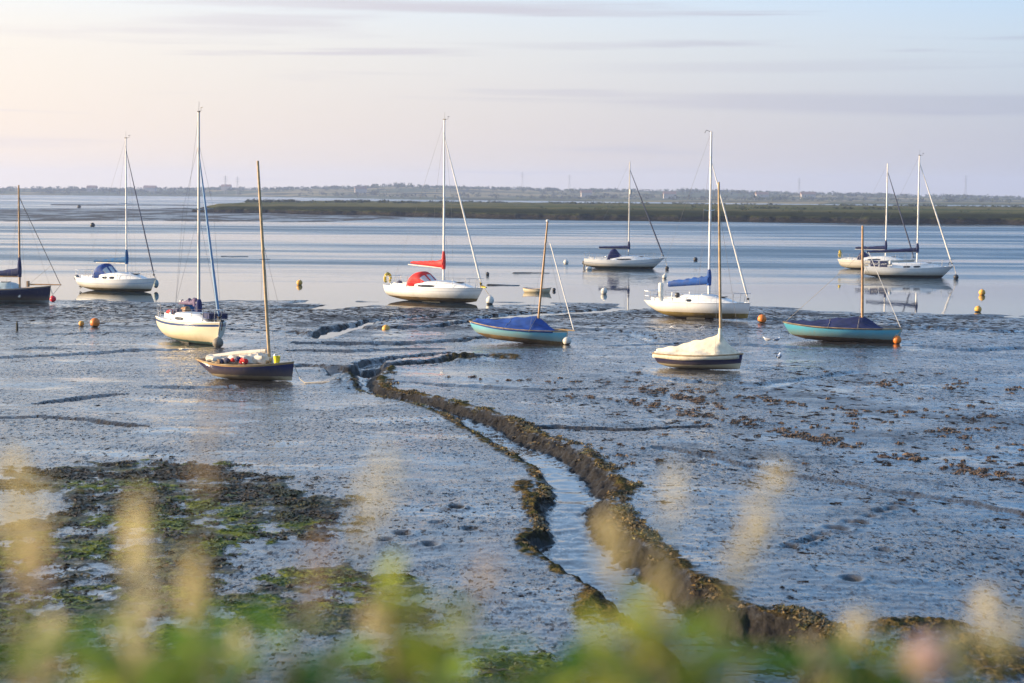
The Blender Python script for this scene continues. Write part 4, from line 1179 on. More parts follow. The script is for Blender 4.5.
rig(b, hl, .32, 8.4, hl.fb + .30, M_ALU_D, r=.06, furl=M_SAILD, furl_r=.055, furl_top=.92, boom=(1.92, 2.75, .0), masthead=False)
sail_cover(b, .32, 1.92, 2.65, M_NAVY, .30, .18, .30, .0, .13, seed=7)
MB().lathe((.42, 0, 6.9), [(.05, -.22), (.11, -.2), (.11, .2), (.05, .22)], 10).build('radar_reflector', M_ALU_D, b)
railings(b, hl, .5); outboard(b, -3.5, -.4, .42, M_BLACK, .1, .9)
moor('white fender floating under the stern of the far white yacht', 589, 269.6, .20, M_WHITEB, sc=(1.6, .9, .9), ring=False, cat='fender', name='fender', fouled=False)
moor('dark buoy floating at the bow of the far raked-bow yacht', 667, 269.5, .20, M_DARKB, line_to=bow_world(b, hl, .02))

# ---- 9: white yacht with blue boom cover, right of centre
hl = Hull(5.75, 2.25, .86, ft=.76, bow=.04, aft=.02, rake=.14, traker=-.42, rise_s=.38, rise_b=.10)
b = empty('sailing_yacht', (0, 0, 0)); tag(b, 'plain white yacht with bright blue boom cover and upright bow, behind the cream covered dinghy', 'sailboat')
place(b, 700, 318, 31, sink=.0)
hl.build(hull_mat('white_hull_d', (0.87, 0.86, 0.83), (0.34, 0.24, 0.06), .34, dirt=.45), b)
hl.deck(M_DECK, b); hl.rail(M_GEL, b, .022)
cabin(hl, b, .36, .86, .34, .66, M_GEL, M_NONSKID, fore=.35, win=((.12, .22),))
cockpit(b, hl, .04, .36); winches(b, hl, .26)
rig(b, hl, .50, 8.62, hl.fb + .32, M_ALU, r=.068, furl=M_SAIL, furl_r=.05, furl_top=.83, boom=(1.88, 2.45, .06), masthead=False)
sail_cover(b, .50, 1.84, 2.35, M_BLUE2, .50, .32, .25, .20, .18, lumps=.07, seed=9)
MB().tube([(.5, 0, 9.78), (.2, 0, 9.88), (.12, 0, 9.72)], .014, 5).build('wind_vane', M_BLACK, b)
MB().lathe((-2.05, -.55, .86), [(.0, 0), (.13, 0), (.13, .90), (.11, .96), (.0, .98)], 14).build('danbuoy', mat('white_cylinder', (0.82, 0.78, 0.66), .5), b)
railings(b, hl, .5, stanch=(.3, .6)); outboard(b, -1.35, .1, 1.05, M_BLACK, .2, .6); bilge_keels(b, hl, M_WEEDY, 0, 1.2, .02)
moor('orange-brown buoy on the mud to the right of the plain white yacht', 762, 322.5, .26, M_ORANGE, lie=20)

# ---- 10: cream covered dinghy
hl = Hull(3.28, 1.40, .50, ft=.62, bow=.10, aft=.04, rake=.10, traker=-.15, rise_s=.14, rise_b=.05, nexp=2.3)
b = empty('sailing_dinghy', (0, 0, 0)); tag(b, 'navy and white dinghy under a cream canvas cover, bare wooden mast', 'dinghy')
place(b, 699, 367, 22, list_=-2, trim=-.5)
hl.build(hull_mat('navy_band_hull', (0.74, 0.66, 0.48), (0.66, 0.58, 0.44), .06, stripe=(0.012, 0.018, 0.085), srange=(.0, .34), dirt=.35), b)
hl.deck(M_TEAK, b, .03, .04, .03, .98); hl.rail(M_SPAR_L, b, .03, out=.01)
covered(b, hl, M_CREAM, .78, .74, .0, .97, ridge_aft=.14, over=.17, sag=.06, seed=3)
rig(b, hl, .82, 6.3, .52, M_SPAR_L, r=.052, spreaders=(), furl_top=.85, backstay=False, masthead=False, rake=.03, shrouds=1, wire_r=.0045)
MB().lathe((.78, 0, .95), [(.16, 0), (.09, .22), (.06, .55), (.052, .56)], 12).build('mast_boot', M_CREAM, b)

# ---- 11: turquoise dinghy, right
hl = Hull(5.15, 1.75, .60, ft=.62, bow=.10, aft=.14, rake=.16, traker=-.30, rise_s=.22, rise_b=.05, nexp=2.3)
b = empty('sailing_dinghy', (0, 0, 0)); tag(b, 'turquoise dinghy under a dark navy cover with stubby wooden mast, rightmost on the mud', 'dinghy')
place(b, 842, 341, 15, list_=-3, trim=1.6, sink=.02)
hl.build(hull_mat('turquoise_hull_dark', (0.10, 0.45, 0.58), (0.16, 0.10, 0.05), .20, stripe=(0.30, 0.50, 0.46), srange=(-.01, .06), rough=.35), b)
hl.deck(M_TEAK, b, .03, .04, .03, .98); hl.rail(M_SPAR_L, b, .026, out=.01)
covered(b, hl, M_NAVY, .90, .56, .03, .84, ridge_aft=.12, over=.05, seed=5)
rig(b, hl, .86, 4.65, .5, M_SPAR, r=.062, spreaders=(), furl_top=.66, rake=.05, backstay=False, masthead=False, shrouds=1, wire_r=.0045)
wire('furled_forestay', M_SAIL, b, (2.50, 0, .78), (.95, 0, 4.0), .016)
wire('stern_line', M_ROPE, b, (-2.5, 0, .78), (.92, 0, 4.2), .008)
moor('orange buoy on the mud at the bow of the rightmost turquoise dinghy', 897, 343, .22, M_ORANGE, line_to=bow_world(b, hl, -.05), lie=10)

# ---- 12 and 13: the two yachts out on the right
hl = Hull(6.8, 2.4, .92, ft=.70, bow=.16, aft=.06, rake=.6, traker=-.22, rise_s=.34, rise_b=.14)
b = empty('sailing_yacht', (0, 0, 0)); tag(b, 'white yacht half hidden behind the one with blue dodgers, shorter mast of the pair', 'sailboat')
place(b, 877, 269.5, 20); b.location.z = -.10
hl.build(hull_mat('white_hull_e', (0.78, 0.72, 0.60), (0.055, 0.035, 0.02), .26, stripe=(0.45, 0.40, 0.36), srange=(.22, .25)), b)
hl.deck(M_DECK, b); hl.rail(M_GEL, b, .022)
cabin(hl, b, .34, .86, .32, .64, M_GEL, M_NONSKID, fore=.45, win=((.1, .42),)); cockpit(b, hl, .04, .34)
sprayhood(b, -1.45, -.45, .72, hl.fb + .05, .70, M_NAVY, win=False)
rig(b, hl, .75, 8.35, hl.fb + .32, M_ALU, r=.068, furl=M_SAILD, furl_r=.055, boom=(1.95, 2.8, .0), masthead=False)
sail_cover(b, .75, 1.95, 2.7, M_NAVY, .38, .2, .40, .0, .14, seed=10)
railings(b, hl, .5)
horseshoe('amber horseshoe lifebuoy on the stern rail of the half hidden far yacht', b, (-3.3, -.4, hl.sheer(0) + .45), .30)

hl = Hull(7.1, 2.45, .90, ft=.64, bow=.20, aft=.06, rake=.95, traker=.05, rise_s=.34, rise_b=.14, nexp=2.35)
b = empty('sailing_yacht', (0, 0, 0)); tag(b, 'white yacht with blue lettered dodgers and taller mast, rightmost boat on the water', 'sailboat')
place(b, 909, 277.5, 9); b.location.z = -.12
hl.build(hull_mat('white_hull_f', (0.74, 0.74, 0.72), (0.03, 0.025, 0.02), .34, stripe=(0.55, 0.57, 0.6), srange=(.10, .13)), b)
hl.deck(M_DECK, b); hl.rail(M_GEL, b, .022)
cabin(hl, b, .30, .88, .36, .62, M_GEL, M_NONSKID, fore=.5, win=((.22, .36), (.42, .55))); cockpit(b, hl, .04, .3)
rig(b, hl, .62, 8.75, hl.fb + .34, M_ALU, r=.07, furl=M_SAIL, furl_r=.06, furl_top=.94, boom=(2.3, 4.1, .15), masthead=True)
sail_cover(b, .62, 2.25, 4.0, M_NAVY, .36, .18, .30, .12, .14, seed=11)
railings(b, hl, .55)
def lettered_dodger(root, hl, t0, t1, sg, txt):
    a, c = hl.edge(t0, sg, .08, .03), hl.edge(t1, sg, .08, .03)
    mb = MB()
    mb.loft([[p, p + Vector((0, 0, .46)), p + Vector((0, -sg * .012, .46)), p + Vector((0, -sg * .012, 0))] for p in [a.lerp(c, e / 6) for e in range(7)]], True, True)
    d = mb.build('dodger_cloth', M_NAVY, root)
    # two short white words too far off to read: kept as the uneven light marks the photo shows
    lt = MB(); R = random.Random(txt); x = -.24
    while x < .24:
        w_ = R.uniform(.05, .09); h_ = R.uniform(.10, .17)
        lt.box((x + w_ / 2, (h_ - .17) / 2, 0), (.022, h_, .006)); lt.box((x + w_ / 2 + .02, R.choice((-.07, 0, .05)), .001), (w_, .03, .006)); x += w_ + .035
    o = lt.build('lettering', M_GEL, d)
    mid = a.lerp(c, .5) + Vector((0, sg * .012, .23))
    ang = math.atan2(c.y - a.y, c.x - a.x)
    o.rotation_euler = (rad(90), 0, ang if sg < 0 else ang + PI); o.location = mid
lettered_dodger(b, hl, .06, .145, -1, 5); lettered_dodger(b, hl, .165, .25, -1, 9)
MB().sphere((-1.55, -1.0, 1.32), .16, 10, 8, (1, 1, 1.2)).build('fender', M_SAIL, b)
mb = MB(); mb.tube([(3.1, 0, 1.2), (3.25, .1, 1.5), (3.4, 0, 1.25)], .03, 6); mb.build('anchor', M_BLACK, b)
moor('dark buoy floating at the bow of the yacht with lettered dodgers', 956, 279, .24, M_DARKB, line_to=bow_world(b, hl, .02))

# ---- free buoys
moor('large orange buoy on the mud below the white yacht with blue hood', 95, 327, .26, M_ORANGE, fouled=True, lie=12)
moor('small amber buoy just left of the large orange one', 81.5, 326, .15, M_AMBER, lie=-15)
moor('amber buoy floating in still water between the two tall masts on the left', 299.5, 285, .24, M_AMBER)
moor('amber buoy at the lip of a gully, left of the central turquoise dinghy', 386, 328.5, .22, M_AMBER, lie=8)
moor('small dark buoy floating right of the tiny tender', 554, 291, .14, M_DARKB, ring=False)
moor('white buoy floating in the shallows below the far raked-bow yacht', 604, 294, .24, M_WHITEB, sc=(1, 1, 1.1))
moor('brown and white buoy floating left of the far raked-bow yacht', 566, 264, .27, M_WHITEB)
moor('pale brown buoy floating in front of the dark one at the raked bow', 664.5, 278.5, .20, M_WHITEB)
moor('dark buoy floating alone above the blue boom cover', 695.5, 261, .25, M_DARKB)
moor('small dark buoy floating alone above the tiny tender', 487.5, 275.2, .17, M_DARKB, ring=False)
moor('upper amber buoy of the two at the far right', 982, 295, .25, M_AMBER)
moor('lower amber buoy of the two at the far right', 978, 312, .23, M_AMBER, lie=20)
moor('dark buoy floating far out at the left, left of the first tall mast', 92.5, 227, .5, M_DARKB)
moor('dark marker buoy farthest out on the left', 79, 208, .8, M_DARKB, ring=False)

def gull(label, px, py, ang, s=.8):
    p = at(px, py); z = ground_z(p.x, p.y)
    r = empty('gull', (p.x, p.y, z), (0, 0, ang)); tag(r, label, 'bird'); 
    mb = MB(); pts = [(-.24, .20), (-.16, .215), (-.05, .215), (.06, .225), (.13, .26), (.16, .31), (.20, .315), (.235, .31)]
    rr = [.012, .045, .085, .08, .05, .042, .038, .012]
    mb.tube([(x * s, 0, z_ * s) for x, z_ in pts], [q * s for q in rr], 10); mb.build('body', M_GULL, r)
    for sg in (1, -1):
        MB().sphere((-.06 * s, sg * .07 * s, .235 * s), s, 10, 6, (.19, .022, .06)).build('wing', M_GULLG, r)
        MB().tube([(0, sg * .03 * s, .15 * s), (.01 * s, sg * .03 * s, .0)], .006 * s, 5).build('leg', M_GULLG, r)
    MB().tube([(.23 * s, 0, .31 * s), (.29 * s, 0, .30 * s)], [.012 * s, .003], 6).build('beak', M_YEL, r)
gull('white gull right of the cream covered dinghy, left bird of the upper two', 767, 343, 2.6)
gull('white gull right beside another, nearer the turquoise dinghy', 777, 343.5, .5)
gull('pale gull standing alone below the other two', 779, 362, 1.2, 1.0)
pst = at(17, 331)
o = MB().tube([(pst.x, pst.y, ground_z(pst.x, pst.y) - .2), (pst.x + .01, pst.y, ground_z(pst.x, pst.y) + .32), (pst.x, pst.y, ground_z(pst.x, pst.y) + .42)], [.05, .055, .02], 8).build('mooring_stake', M_WEEDY)
tag(o, 'short dark stake in the mud below the navy boat at the left edge', 'stake')
# ------------------------------------------------------------------ weed on the flats
def clump_mesh(name, P, S, Hh, m, blades=9, seed=1):
    """many torn ribbons of wrack lying about each point: small bent strips, merged as one ground cover"""
    R = np.random.default_rng(seed)
    n = len(P); N = n * blades
    base = np.repeat(P, blades, 0); s = np.repeat(S, blades); h = np.repeat(Hh, blades)
    ang = R.uniform(0, 2 * PI, N); off = R.normal(0, .42, (N, 2)) * s[:, None]
    c = base.copy(); c[:, 0] += off[:, 0]; c[:, 1] += off[:, 1]
    d = np.stack([np.cos(ang), np.sin(ang)], 1); q = np.stack([-d[:, 1], d[:, 0]], 1)
    ln = s * R.uniform(.25, .7, N); wd = s * R.uniform(.06, .17, N)
    V = np.zeros((N, 6, 3))
    for k, (e, hz) in enumerate(((-1, 0.0), (0, 1.0), (1, .1))):
        bend = R.normal(0, .25, N) * ln
        for j, sg in enumerate((-1, 1)):
            V[:, k * 2 + j, 0] = c[:, 0] + d[:, 0] * e * ln + q[:, 0] * (sg * wd + bend * (1 - abs(e)))
            V[:, k * 2 + j, 1] = c[:, 1] + d[:, 1] * e * ln + q[:, 1] * (sg * wd + bend * (1 - abs(e)))
            V[:, k * 2 + j, 2] = c[:, 2] + hz * h * R.uniform(.3, 1.25, N) + R.uniform(-.012, .012, N)
    F = []
    b = np.arange(N)[:, None] * 6
    F = np.concatenate([b + np.array([[0, 1, 3, 2]]), b + np.array([[2, 3, 5, 4]])], 0)
    return tag(np_mesh(name, V.reshape(-1, 3), F, m, smooth=False), kind='stuff')

def weed_material(name, a, c, e):
    m, t, b = new_mat(name)
    pos = t.node('ShaderNodeTexCoord').outputs['Object']
    n = t.noise(pos, 1.1, 4, .6); f = t.noise(pos, 9.0, 3, .6)
    col = t.mix(t.maprange(f, .35, .65), a, c); col = t.mix(t.maprange(n, .48, .66), col, e)
    t.put(b, 'Base Color', col); b.inputs['Roughness'].default_value = .55; b.inputs['Specular IOR Level'].default_value = .35
    return m
def px_scatter(n, fn):
    out = []
    while len(out) < n:
        p = fn()
        if p is None: continue
        w = at(*p); out.append((w.x, w.y))
    A = np.array(out); z, wd, wt, fl, gr = terrain(A[:, 0], A[:, 1])
    return A, z, wd, wt, fl, gr
# near left flats: dark wrack in drifts
n = 26000
A = np.stack([rng.uniform(-13, 3, n), 24 + 36 * rng.random(n) ** 1.2], 1)
A = A[np.abs(A[:, 0]) < A[:, 1] * .30]
z, wd, wt, fl, gr = terrain(A[:, 0], A[:, 1])
drift = fbm(A[:, 0] / 2.2, A[:, 1] / 1.3, 101, 4)
k = (rng.random(len(A)) < fl * sstep(-.10, .25, drift + .12 * (A[:, 1] > 42)) * (1 - .6 * gr) * sstep(27, 42, A[:, 1]) * .95) | ((fl > .05) & (rng.random(len(A)) < .03))
P = np.stack([A[k, 0], A[k, 1], z[k]], 1)
clump_mesh('seaweed', P, rng.uniform(.07, .22, k.sum()), rng.uniform(.010, .045, k.sum()), weed_material('bladder_wrack', (0.022, 0.017, 0.009), (0.085, 0.058, 0.025), (0.070, 0.066, 0.020)), 10, 3)
k = rng.random(len(A)) < fl * gr * .5
P = np.stack([A[k, 0], A[k, 1], z[k]], 1)
clump_mesh('green_algae', P, rng.uniform(.06, .18, k.sum()), rng.uniform(.008, .028, k.sum()), weed_material('gutweed', (0.040, 0.060, 0.010), (0.13, 0.16, 0.025), (0.08, 0.075, 0.025)), 8, 4)
# rows of clods right of the creek
ROWS = [[(640, 389), (700, 402), (771, 430), (846, 447), (962, 468), (1030, 483)], [(640, 404), (690, 415), (760, 428)], [(660, 388), (722, 395), (800, 405), (905, 412), (1000, 418)],
        [(722, 397), (782, 402), (850, 415), (930, 430), (1030, 446)], [(800, 425), (900, 432), (1030, 428)], [(870, 384), (905, 384)], [(940, 384), (1030, 390)], [(560, 398), (640, 404)], [(440, 378), (540, 384), (640, 384)]]
def row_pt():
    r = random.choice([ROWS[0]] * 9 + ROWS[:4] * 2 + ROWS); i = random.randrange(len(r) - 1); e = random.random()
    return (r[i][0] + (r[i + 1][0] - r[i][0]) * e + random.gauss(0, 5), r[i][1] + (r[i + 1][1] - r[i][1]) * e + random.gauss(0, 1.9))
A, z, *_ = px_scatter(620, row_pt)
A2, z2, *_ = px_scatter(110, lambda: (random.uniform(600, 1030), random.uniform(372, 470)))
A = np.concatenate([A, A2]); z = np.concatenate([z, z2])
keep = fbm(A[:, 0] / 1.4, A[:, 1] / 1.8, 131, 3) > -.12
P = np.stack([A, np.zeros_like(A)], 1).reshape(-1, 4)[:, :3]; P = np.stack([A[:, 0], A[:, 1], z], 1)[keep]
clump_mesh('weed_clods', P, rng.uniform(.05, .15, len(P)) * rng.uniform(.5, 1.4, len(P)), rng.uniform(.015, .05, len(P)), weed_material('brown_clods', (0.07, 0.048, 0.030), (0.22, 0.145, 0.085), (0.17, 0.105, 0.06)), 16, 5)  # brown clods, lightened so that sunlight is partly in the colour
# ragged fringe along the creek lips
L = []
for line, cnt, sd in ((RIGHT_BANK, 1700, .14), (LEFT_BANK, 500, .05)):
    for _ in range(cnt):
        i = random.randrange(len(line) - 1); e = random.random(); p = line[i].lerp(line[i + 1], e)
        L.append((p.x + random.gauss(.06 if sd > .1 else 0, sd), p.y + random.gauss(.06 if sd > .1 else 0, sd * 1.2)))
A = np.array(L); z, *_ = terrain(A[:, 0], A[:, 1])
k = fbm(A[:, 0] / 1.3, A[:, 1] / 2.0, 141, 3) > .04
P = np.stack([A[k, 0], A[k, 1], z[k]], 1)
clump_mesh('bank_weed', P, rng.uniform(.05, .14, len(P)), rng.uniform(.015, .05, len(P)), weed_material('bank_wrack', (0.055, 0.038, 0.015), (0.25, 0.165, 0.06), (0.15, 0.125, 0.035)), 9, 6)  # wrack in a paler golden tone, the sunlit rim put into its colour

# ------------------------------------------------------------------ far land: hedges, woods, houses, pylons
def leaf_cloud(name, C, S, m, per=40, seed=1, flat=.8):
    """crowns as clouds of small leaf faces: C centres, S radii"""
    R = np.random.default_rng(seed); n = len(C); N = n * per
    d = R.normal(0, 1, (N, 3)); d /= np.linalg.norm(d, axis=1)[:, None]; r = R.random(N) ** .45
    s = np.repeat(S, per); c = np.repeat(C, per, 0) + d * (r * s)[:, None] * np.array([1.25, 1.0, flat])
    u = R.normal(0, 1, (N, 3)); u /= np.linalg.norm(u, axis=1)[:, None]; v = np.cross(u, R.normal(0, 1, (N, 3))); v /= np.linalg.norm(v, axis=1)[:, None]
    q = (s * R.uniform(.18, .38, N))[:, None]
    V = np.stack([c - u * q, c + v * q * .7, c + u * q, c - v * q * .7], 1).reshape(-1, 3)
    return np_mesh(name, V, np.arange(N * 4).reshape(N, 4), m, smooth=False)
M_HEDGE = mat('far_foliage', (0.045, 0.06, 0.026), .95, var=.5, scale=.05, spec=.0)
M_BUSH = mat('marsh_scrub', (0.032, 0.042, 0.016), .95, var=.5, scale=.2, spec=.0)
# scrub on the saltmarsh
C = []; S = []
for px0, px1, y0, y1, cnt, r0, r1 in [(245, 420, 850, 930, 320, .9, 2.0), (330, 345, 840, 870, 20, 1.5, 2.6), (420, 1100, 930, 1020, 520, .7, 1.7), (500, 1100, 560, 900, 260, .5, 1.0), (690, 900, 700, 760, 90, .7, 1.4), (440, 520, 900, 940, 60, .9, 1.8)]:
    for _ in range(cnt):
        y = random.uniform(y0, y1); px = random.uniform(px0, px1)
        x = (px - 512) / F_PX * y; r = random.uniform(r0, r1); C.append((x, y, 1.6 + r * .4)); S.append(r)
S = [q * .75 for q in S]; C = np.array(C); C[:, 2] -= .3; k = fbm(C[:, 0] / 26, C[:, 1] / 60, 151, 3) > .02
tag(leaf_cloud('marsh_scrub', C[k], np.array(S)[k], M_BUSH, 30, 7, .75), kind='stuff')
# woods and hedges over the hills
N = 6500
x = rng.uniform(-1050, 1200, N); y = 1750 + 1250 * rng.random(N) ** .8
dens = fbm(x / 120, y / 160, 161, 4); hz = hill_z(x, y)
line = (np.abs(((y + .3 * x) / 170) % 1 - .5) < .05)
k = (((dens > .10) | line | (rng.random(N) < .03)) & (hz > .9))
x, y, hz = x[k], y[k], hz[k]
r = rng.uniform(1.6, 3.4, len(x)) * np.where(dens[k] > .3, 1.25, 1)
tag(leaf_cloud('far_woods', np.stack([x, y, hz + r * .5], 1), r, M_HEDGE, 26, 8, .75), kind='stuff')
# skyline trees
sx = []; 
for _ in range(900):
    y_ = random.uniform(2450, 2750); px = random.uniform(-120, 1150)
    dn = float(fbm(np.array([px / 42.]), np.array([3.3]), 171, 3)[0])
    if dn < -.08 and random.random() < .75: continue
    x_ = (px - 512) / F_PX * y_
    r_ = random.uniform(1.3, 3.6) * (1.25 if abs(px - 395) < 30 or abs(px - 690) < 12 else .9)
    sx.append((x_, y_, float(hill_z(np.array([x_]), np.array([y_]))[0]) + r_ * .45, r_))
sx = np.array(sx)
tag(leaf_cloud('skyline_trees', sx[:, :3], sx[:, 3], M_HEDGE, 34, 9, .85), kind='stuff')

M_WALL = mat('house_render', (0.36, 0.32, 0.28), .9, var=.1); M_ROOF = mat('house_roof', (0.20, 0.12, 0.09), .9, var=.2)
HOUSES = [(92, 2500, 'far pale house low on the left shore, left of the first yacht mast'), (150, 2560, 'far pale house on the left shore, between the two left yacht masts'), (226, 2520, 'far pale house above the tip of the saltmarsh'),
          (360, 2300, 'far pale house on the slope left of the wooded hilltop'), (585, 2200, 'far pale house on the hill left of the raked yacht mast'), (668, 2150, 'far pale house on the hill right of the raked yacht mast'), (760, 2200, 'far pale house on the hill right of the plain white yacht mast'), (806, 2250, 'far pale house on the hill left of the stubby wooden mast')]
for px, y_, lab in HOUSES:
    x_ = (px - 512) / F_PX * y_; z_ = float(hill_z(np.array([x_]), np.array([y_]))[0]) - .3
    h = empty('house', (x_, y_, z_), (0, 0, random.uniform(-.4, .4))); tag(h, lab, 'house', 'houses on the far shore')
    w_ = random.uniform(11, 16)
    MB().box((0, 0, 2.6), (w_, 8, 5.2)).build('wall', M_WALL, h, smooth=False)
    MB().add([(-w_ / 2 - .4, -4.4, 5.1), (w_ / 2 + .4, -4.4, 5.1), (w_ / 2 + .4, 4.4, 5.1), (-w_ / 2 - .4, 4.4, 5.1), (-w_ / 2 - .4, 0, 8), (w_ / 2 + .4, 0, 8)], [(0, 1, 5, 4), (2, 3, 4, 5), (0, 4, 3), (1, 2, 5), (0, 3, 2, 1)]).build('roof', M_ROOF, h, smooth=False)
M_PYL = mat('pylon_steel', (0.16, 0.16, 0.17), .7)
for px, y_, hh, lab in [(237, 2300, 22, 'thin far mast on the skyline, left of the pair above the marsh tip'), (225, 2300, 23, 'thin far mast on the skyline above the marsh tip'), (521, 2600, 24, 'thin far pylon left of the raked yacht mast'), (568, 2700, 22, 'thin far pylon just left of the raked yacht, above the marsh'), (797, 2700, 22, 'thin far pylon right of the plain white yacht mast'), (963, 2700, 30, 'thin far pylon on the skyline at the far right')]:
    x_ = (px - 512) / F_PX * y_; z_ = float(hill_z(np.array([x_]), np.array([y_]))[0]) - .5
    p = empty('pylon', (x_, y_, z_)); tag(p, lab, 'pylon', 'pylons on the far shore')
    mb = MB()
    for sx_, sy_ in ((-1, -1), (1, -1), (1, 1), (-1, 1)): mb.tube([(sx_ * 1.6, sy_ * 1.6, 0), (sx_ * .5, sy_ * .5, hh * .6), (sx_ * .15, sy_ * .15, hh)], .09, 4)
    for e in range(7):
        z0, z1 = hh * e / 8, hh * (e + 1) / 8; w0 = 1.6 - 1.4 * z0 / hh; w1 = 1.6 - 1.4 * z1 / hh
        mb.tube([(-w0, -w0, z0), (w1, -w1, z1)], .05, 4); mb.tube([(w0, w0, z0), (-w1, w1, z1)], .05, 4)
    mb.build('lattice_tower', M_PYL, p)
    mb = MB()
    for e in (.72, .82, .92): mb.tube([(-2.6, 0, hh * e), (0, 0, hh * e + .4), (2.6, 0, hh * e)], .11, 4)
    mb.build('cross_arm', M_PYL, p)

# ------------------------------------------------------------------ plants on the bank in front of the lens
def leafmat(name, a, b_, trans=.35):
    m, t, b = new_mat(name)
    pos = t.node('ShaderNodeTexCoord').outputs['Object']
    c = t.mix(t.maprange(t.noise(pos, 14, 3), .35, .65), a, b_)
    t.put(b, 'Base Color', c); b.inputs['Roughness'].default_value = .6
    tr = t.node('ShaderNodeBsdfTranslucent'); t.put(tr, 'Color', c)
    mx = t.node('ShaderNodeMixShader'); mx.inputs[0].default_value = trans
    t.l.new(b.outputs[0], mx.inputs[1]); t.l.new(tr.outputs[0], mx.inputs[2])
    t.l.new(mx.outputs[0], m.node_tree.nodes['Material Output'].inputs[0])
    return m
M_SEED = leafmat('dry_seed_head', (0.60, 0.52, 0.31), (0.76, 0.68, 0.46), .5)
M_SEEDY = leafmat('yellow_seed_head', (0.56, 0.47, 0.23), (0.68, 0.58, 0.32), .5)
M_SEEDB = leafmat('brown_seed_head', (0.46, 0.33, 0.22), (0.56, 0.42, 0.28), .45)
M_PINK = leafmat('pink_petals', (0.66, 0.48, 0.44), (0.74, 0.58, 0.52), .4)
M_STALK = leafmat('dry_stalk', (0.34, 0.28, 0.12), (0.42, 0.34, 0.16), .3)
M_LEAF = leafmat('green_leaf', (0.16, 0.32, 0.03), (0.32, 0.48, 0.06), .55)
M_LEAFD = leafmat('dark_green_leaf', (0.07, 0.18, 0.025), (0.14, 0.27, 0.045), .5)
M_LEAFY = leafmat('yellow_green_leaf', (0.38, 0.44, 0.04), (0.52, 0.54, 0.08), .55)

def seed_head(mb, p, d, ln, w, n=90, seed=1):
    """feathery grass panicle: many slim husks about a bent axis"""
    R = random.Random(seed); d = d.normalized()
    for i in range(n):
        e = R.random(); rr = w * math.sin(PI * min(1, .08 + .92 * e)) ** .7
        a = R.uniform(0, 2 * PI); side = d.orthogonal().normalized(); side = Matrix.Rotation(a, 3, d) @ side
        q = p + d * (ln * e) + side * rr * R.uniform(.15, 1)
        ax = (d + side * R.uniform(.1, .6)).normalized(); bx = ax.orthogonal().normalized() * R.uniform(.0012, .0026)
        l = R.uniform(.006, .014)
        mb.add([q, q + ax * l * .5 + bx, q + ax * l, q + ax * l * .5 - bx], [(0, 1, 2, 3)])

def leaf(mb, p, d, ln, w, droop=.3, seed=0):
    R = random.Random(seed); d = d.normalized(); s_ = d.cross(Vector((0, 0, 1)))
    s_ = (s_ if s_.length > .05 else Vector((1, 0, 0))).normalized(); s_ = Matrix.Rotation(R.uniform(-.8, .8), 3, d) @ s_
    rings = []
    for i in range(6):
        e = i / 5; c = p + d * ln * e - Vector((0, 0, droop * ln * e * e)); ww = w * math.sin(PI * (.06 + .92 * e)) ** .8
        rings.append([c - s_ * ww, c + Vector((0, 0, -ww * .25)), c + s_ * ww])
    mb.loft(rings)

def bank_h(x, y): return float(bank_z(np.array([x]), np.array([y]))[0])

def stalk_plant(label, px, py, dist, lean=0.0, hl_=.10, hw=.012, m=None, n=110, leaves=2, group=None, flower=False):
    """one grass stalk: root on the bank, stem, seed head whose middle stands at a pixel of the photo"""
    tip = at_depth(px, py, dist)
    g = Vector((tip.x - lean * .6 - random.uniform(-.05, .05), dist + random.uniform(-.06, .06), 0)); g.z = bank_h(g.x, g.y)
    o = empty('wild_grass' if not flower else 'wild_flower', g); tag(o, label, 'grass' if not flower else 'flower', group)
    d = Vector((math.sin(lean), .05, math.cos(lean)))
    top = tip - d * hl_ * .5 - g
    mid = Vector((top.x * .35, top.y * .4, top.z * .6))
    st = [Vector((0, 0, 0)).lerp(mid, e / 4) for e in range(4)] + [mid.lerp(top, e / 4) for e in range(5)]
    MB().tube(st + [top + d * hl_ * .8], [.0022] * 6 + [.0016] * 3 + [.0008], 5).build('stem', M_STALK, o)
    if flower:
        mb = MB()
        for k in range(26):
            a = k * 2.4; e = k / 26
            leaf(mb, top + Vector((0, 0, e * .006)), Vector((math.cos(a), math.sin(a), .35 + e * 1.6)), .020, .0065, .1, k)
        mb.build('petals', m, o)
    else:
        mb = MB(); seed_head(mb, top, d, hl_, hw, n, int(px * 7 + py)); mb.build('seed_head', m or M_SEED, o, smooth=False)
    for k in range(leaves):
        mb = MB(); a = random.uniform(0, 6.28); e = random.uniform(.25, .6)
        leaf(mb, Vector((0, 0, 0)).lerp(mid, e), Vector((math.cos(a) * .5, math.sin(a) * .4, .9)), random.uniform(.22, .34), .0045, .35, k)
        mb.build('leaf', M_LEAF, o)
    return o
G = 'flowering grasses on the bank in front'
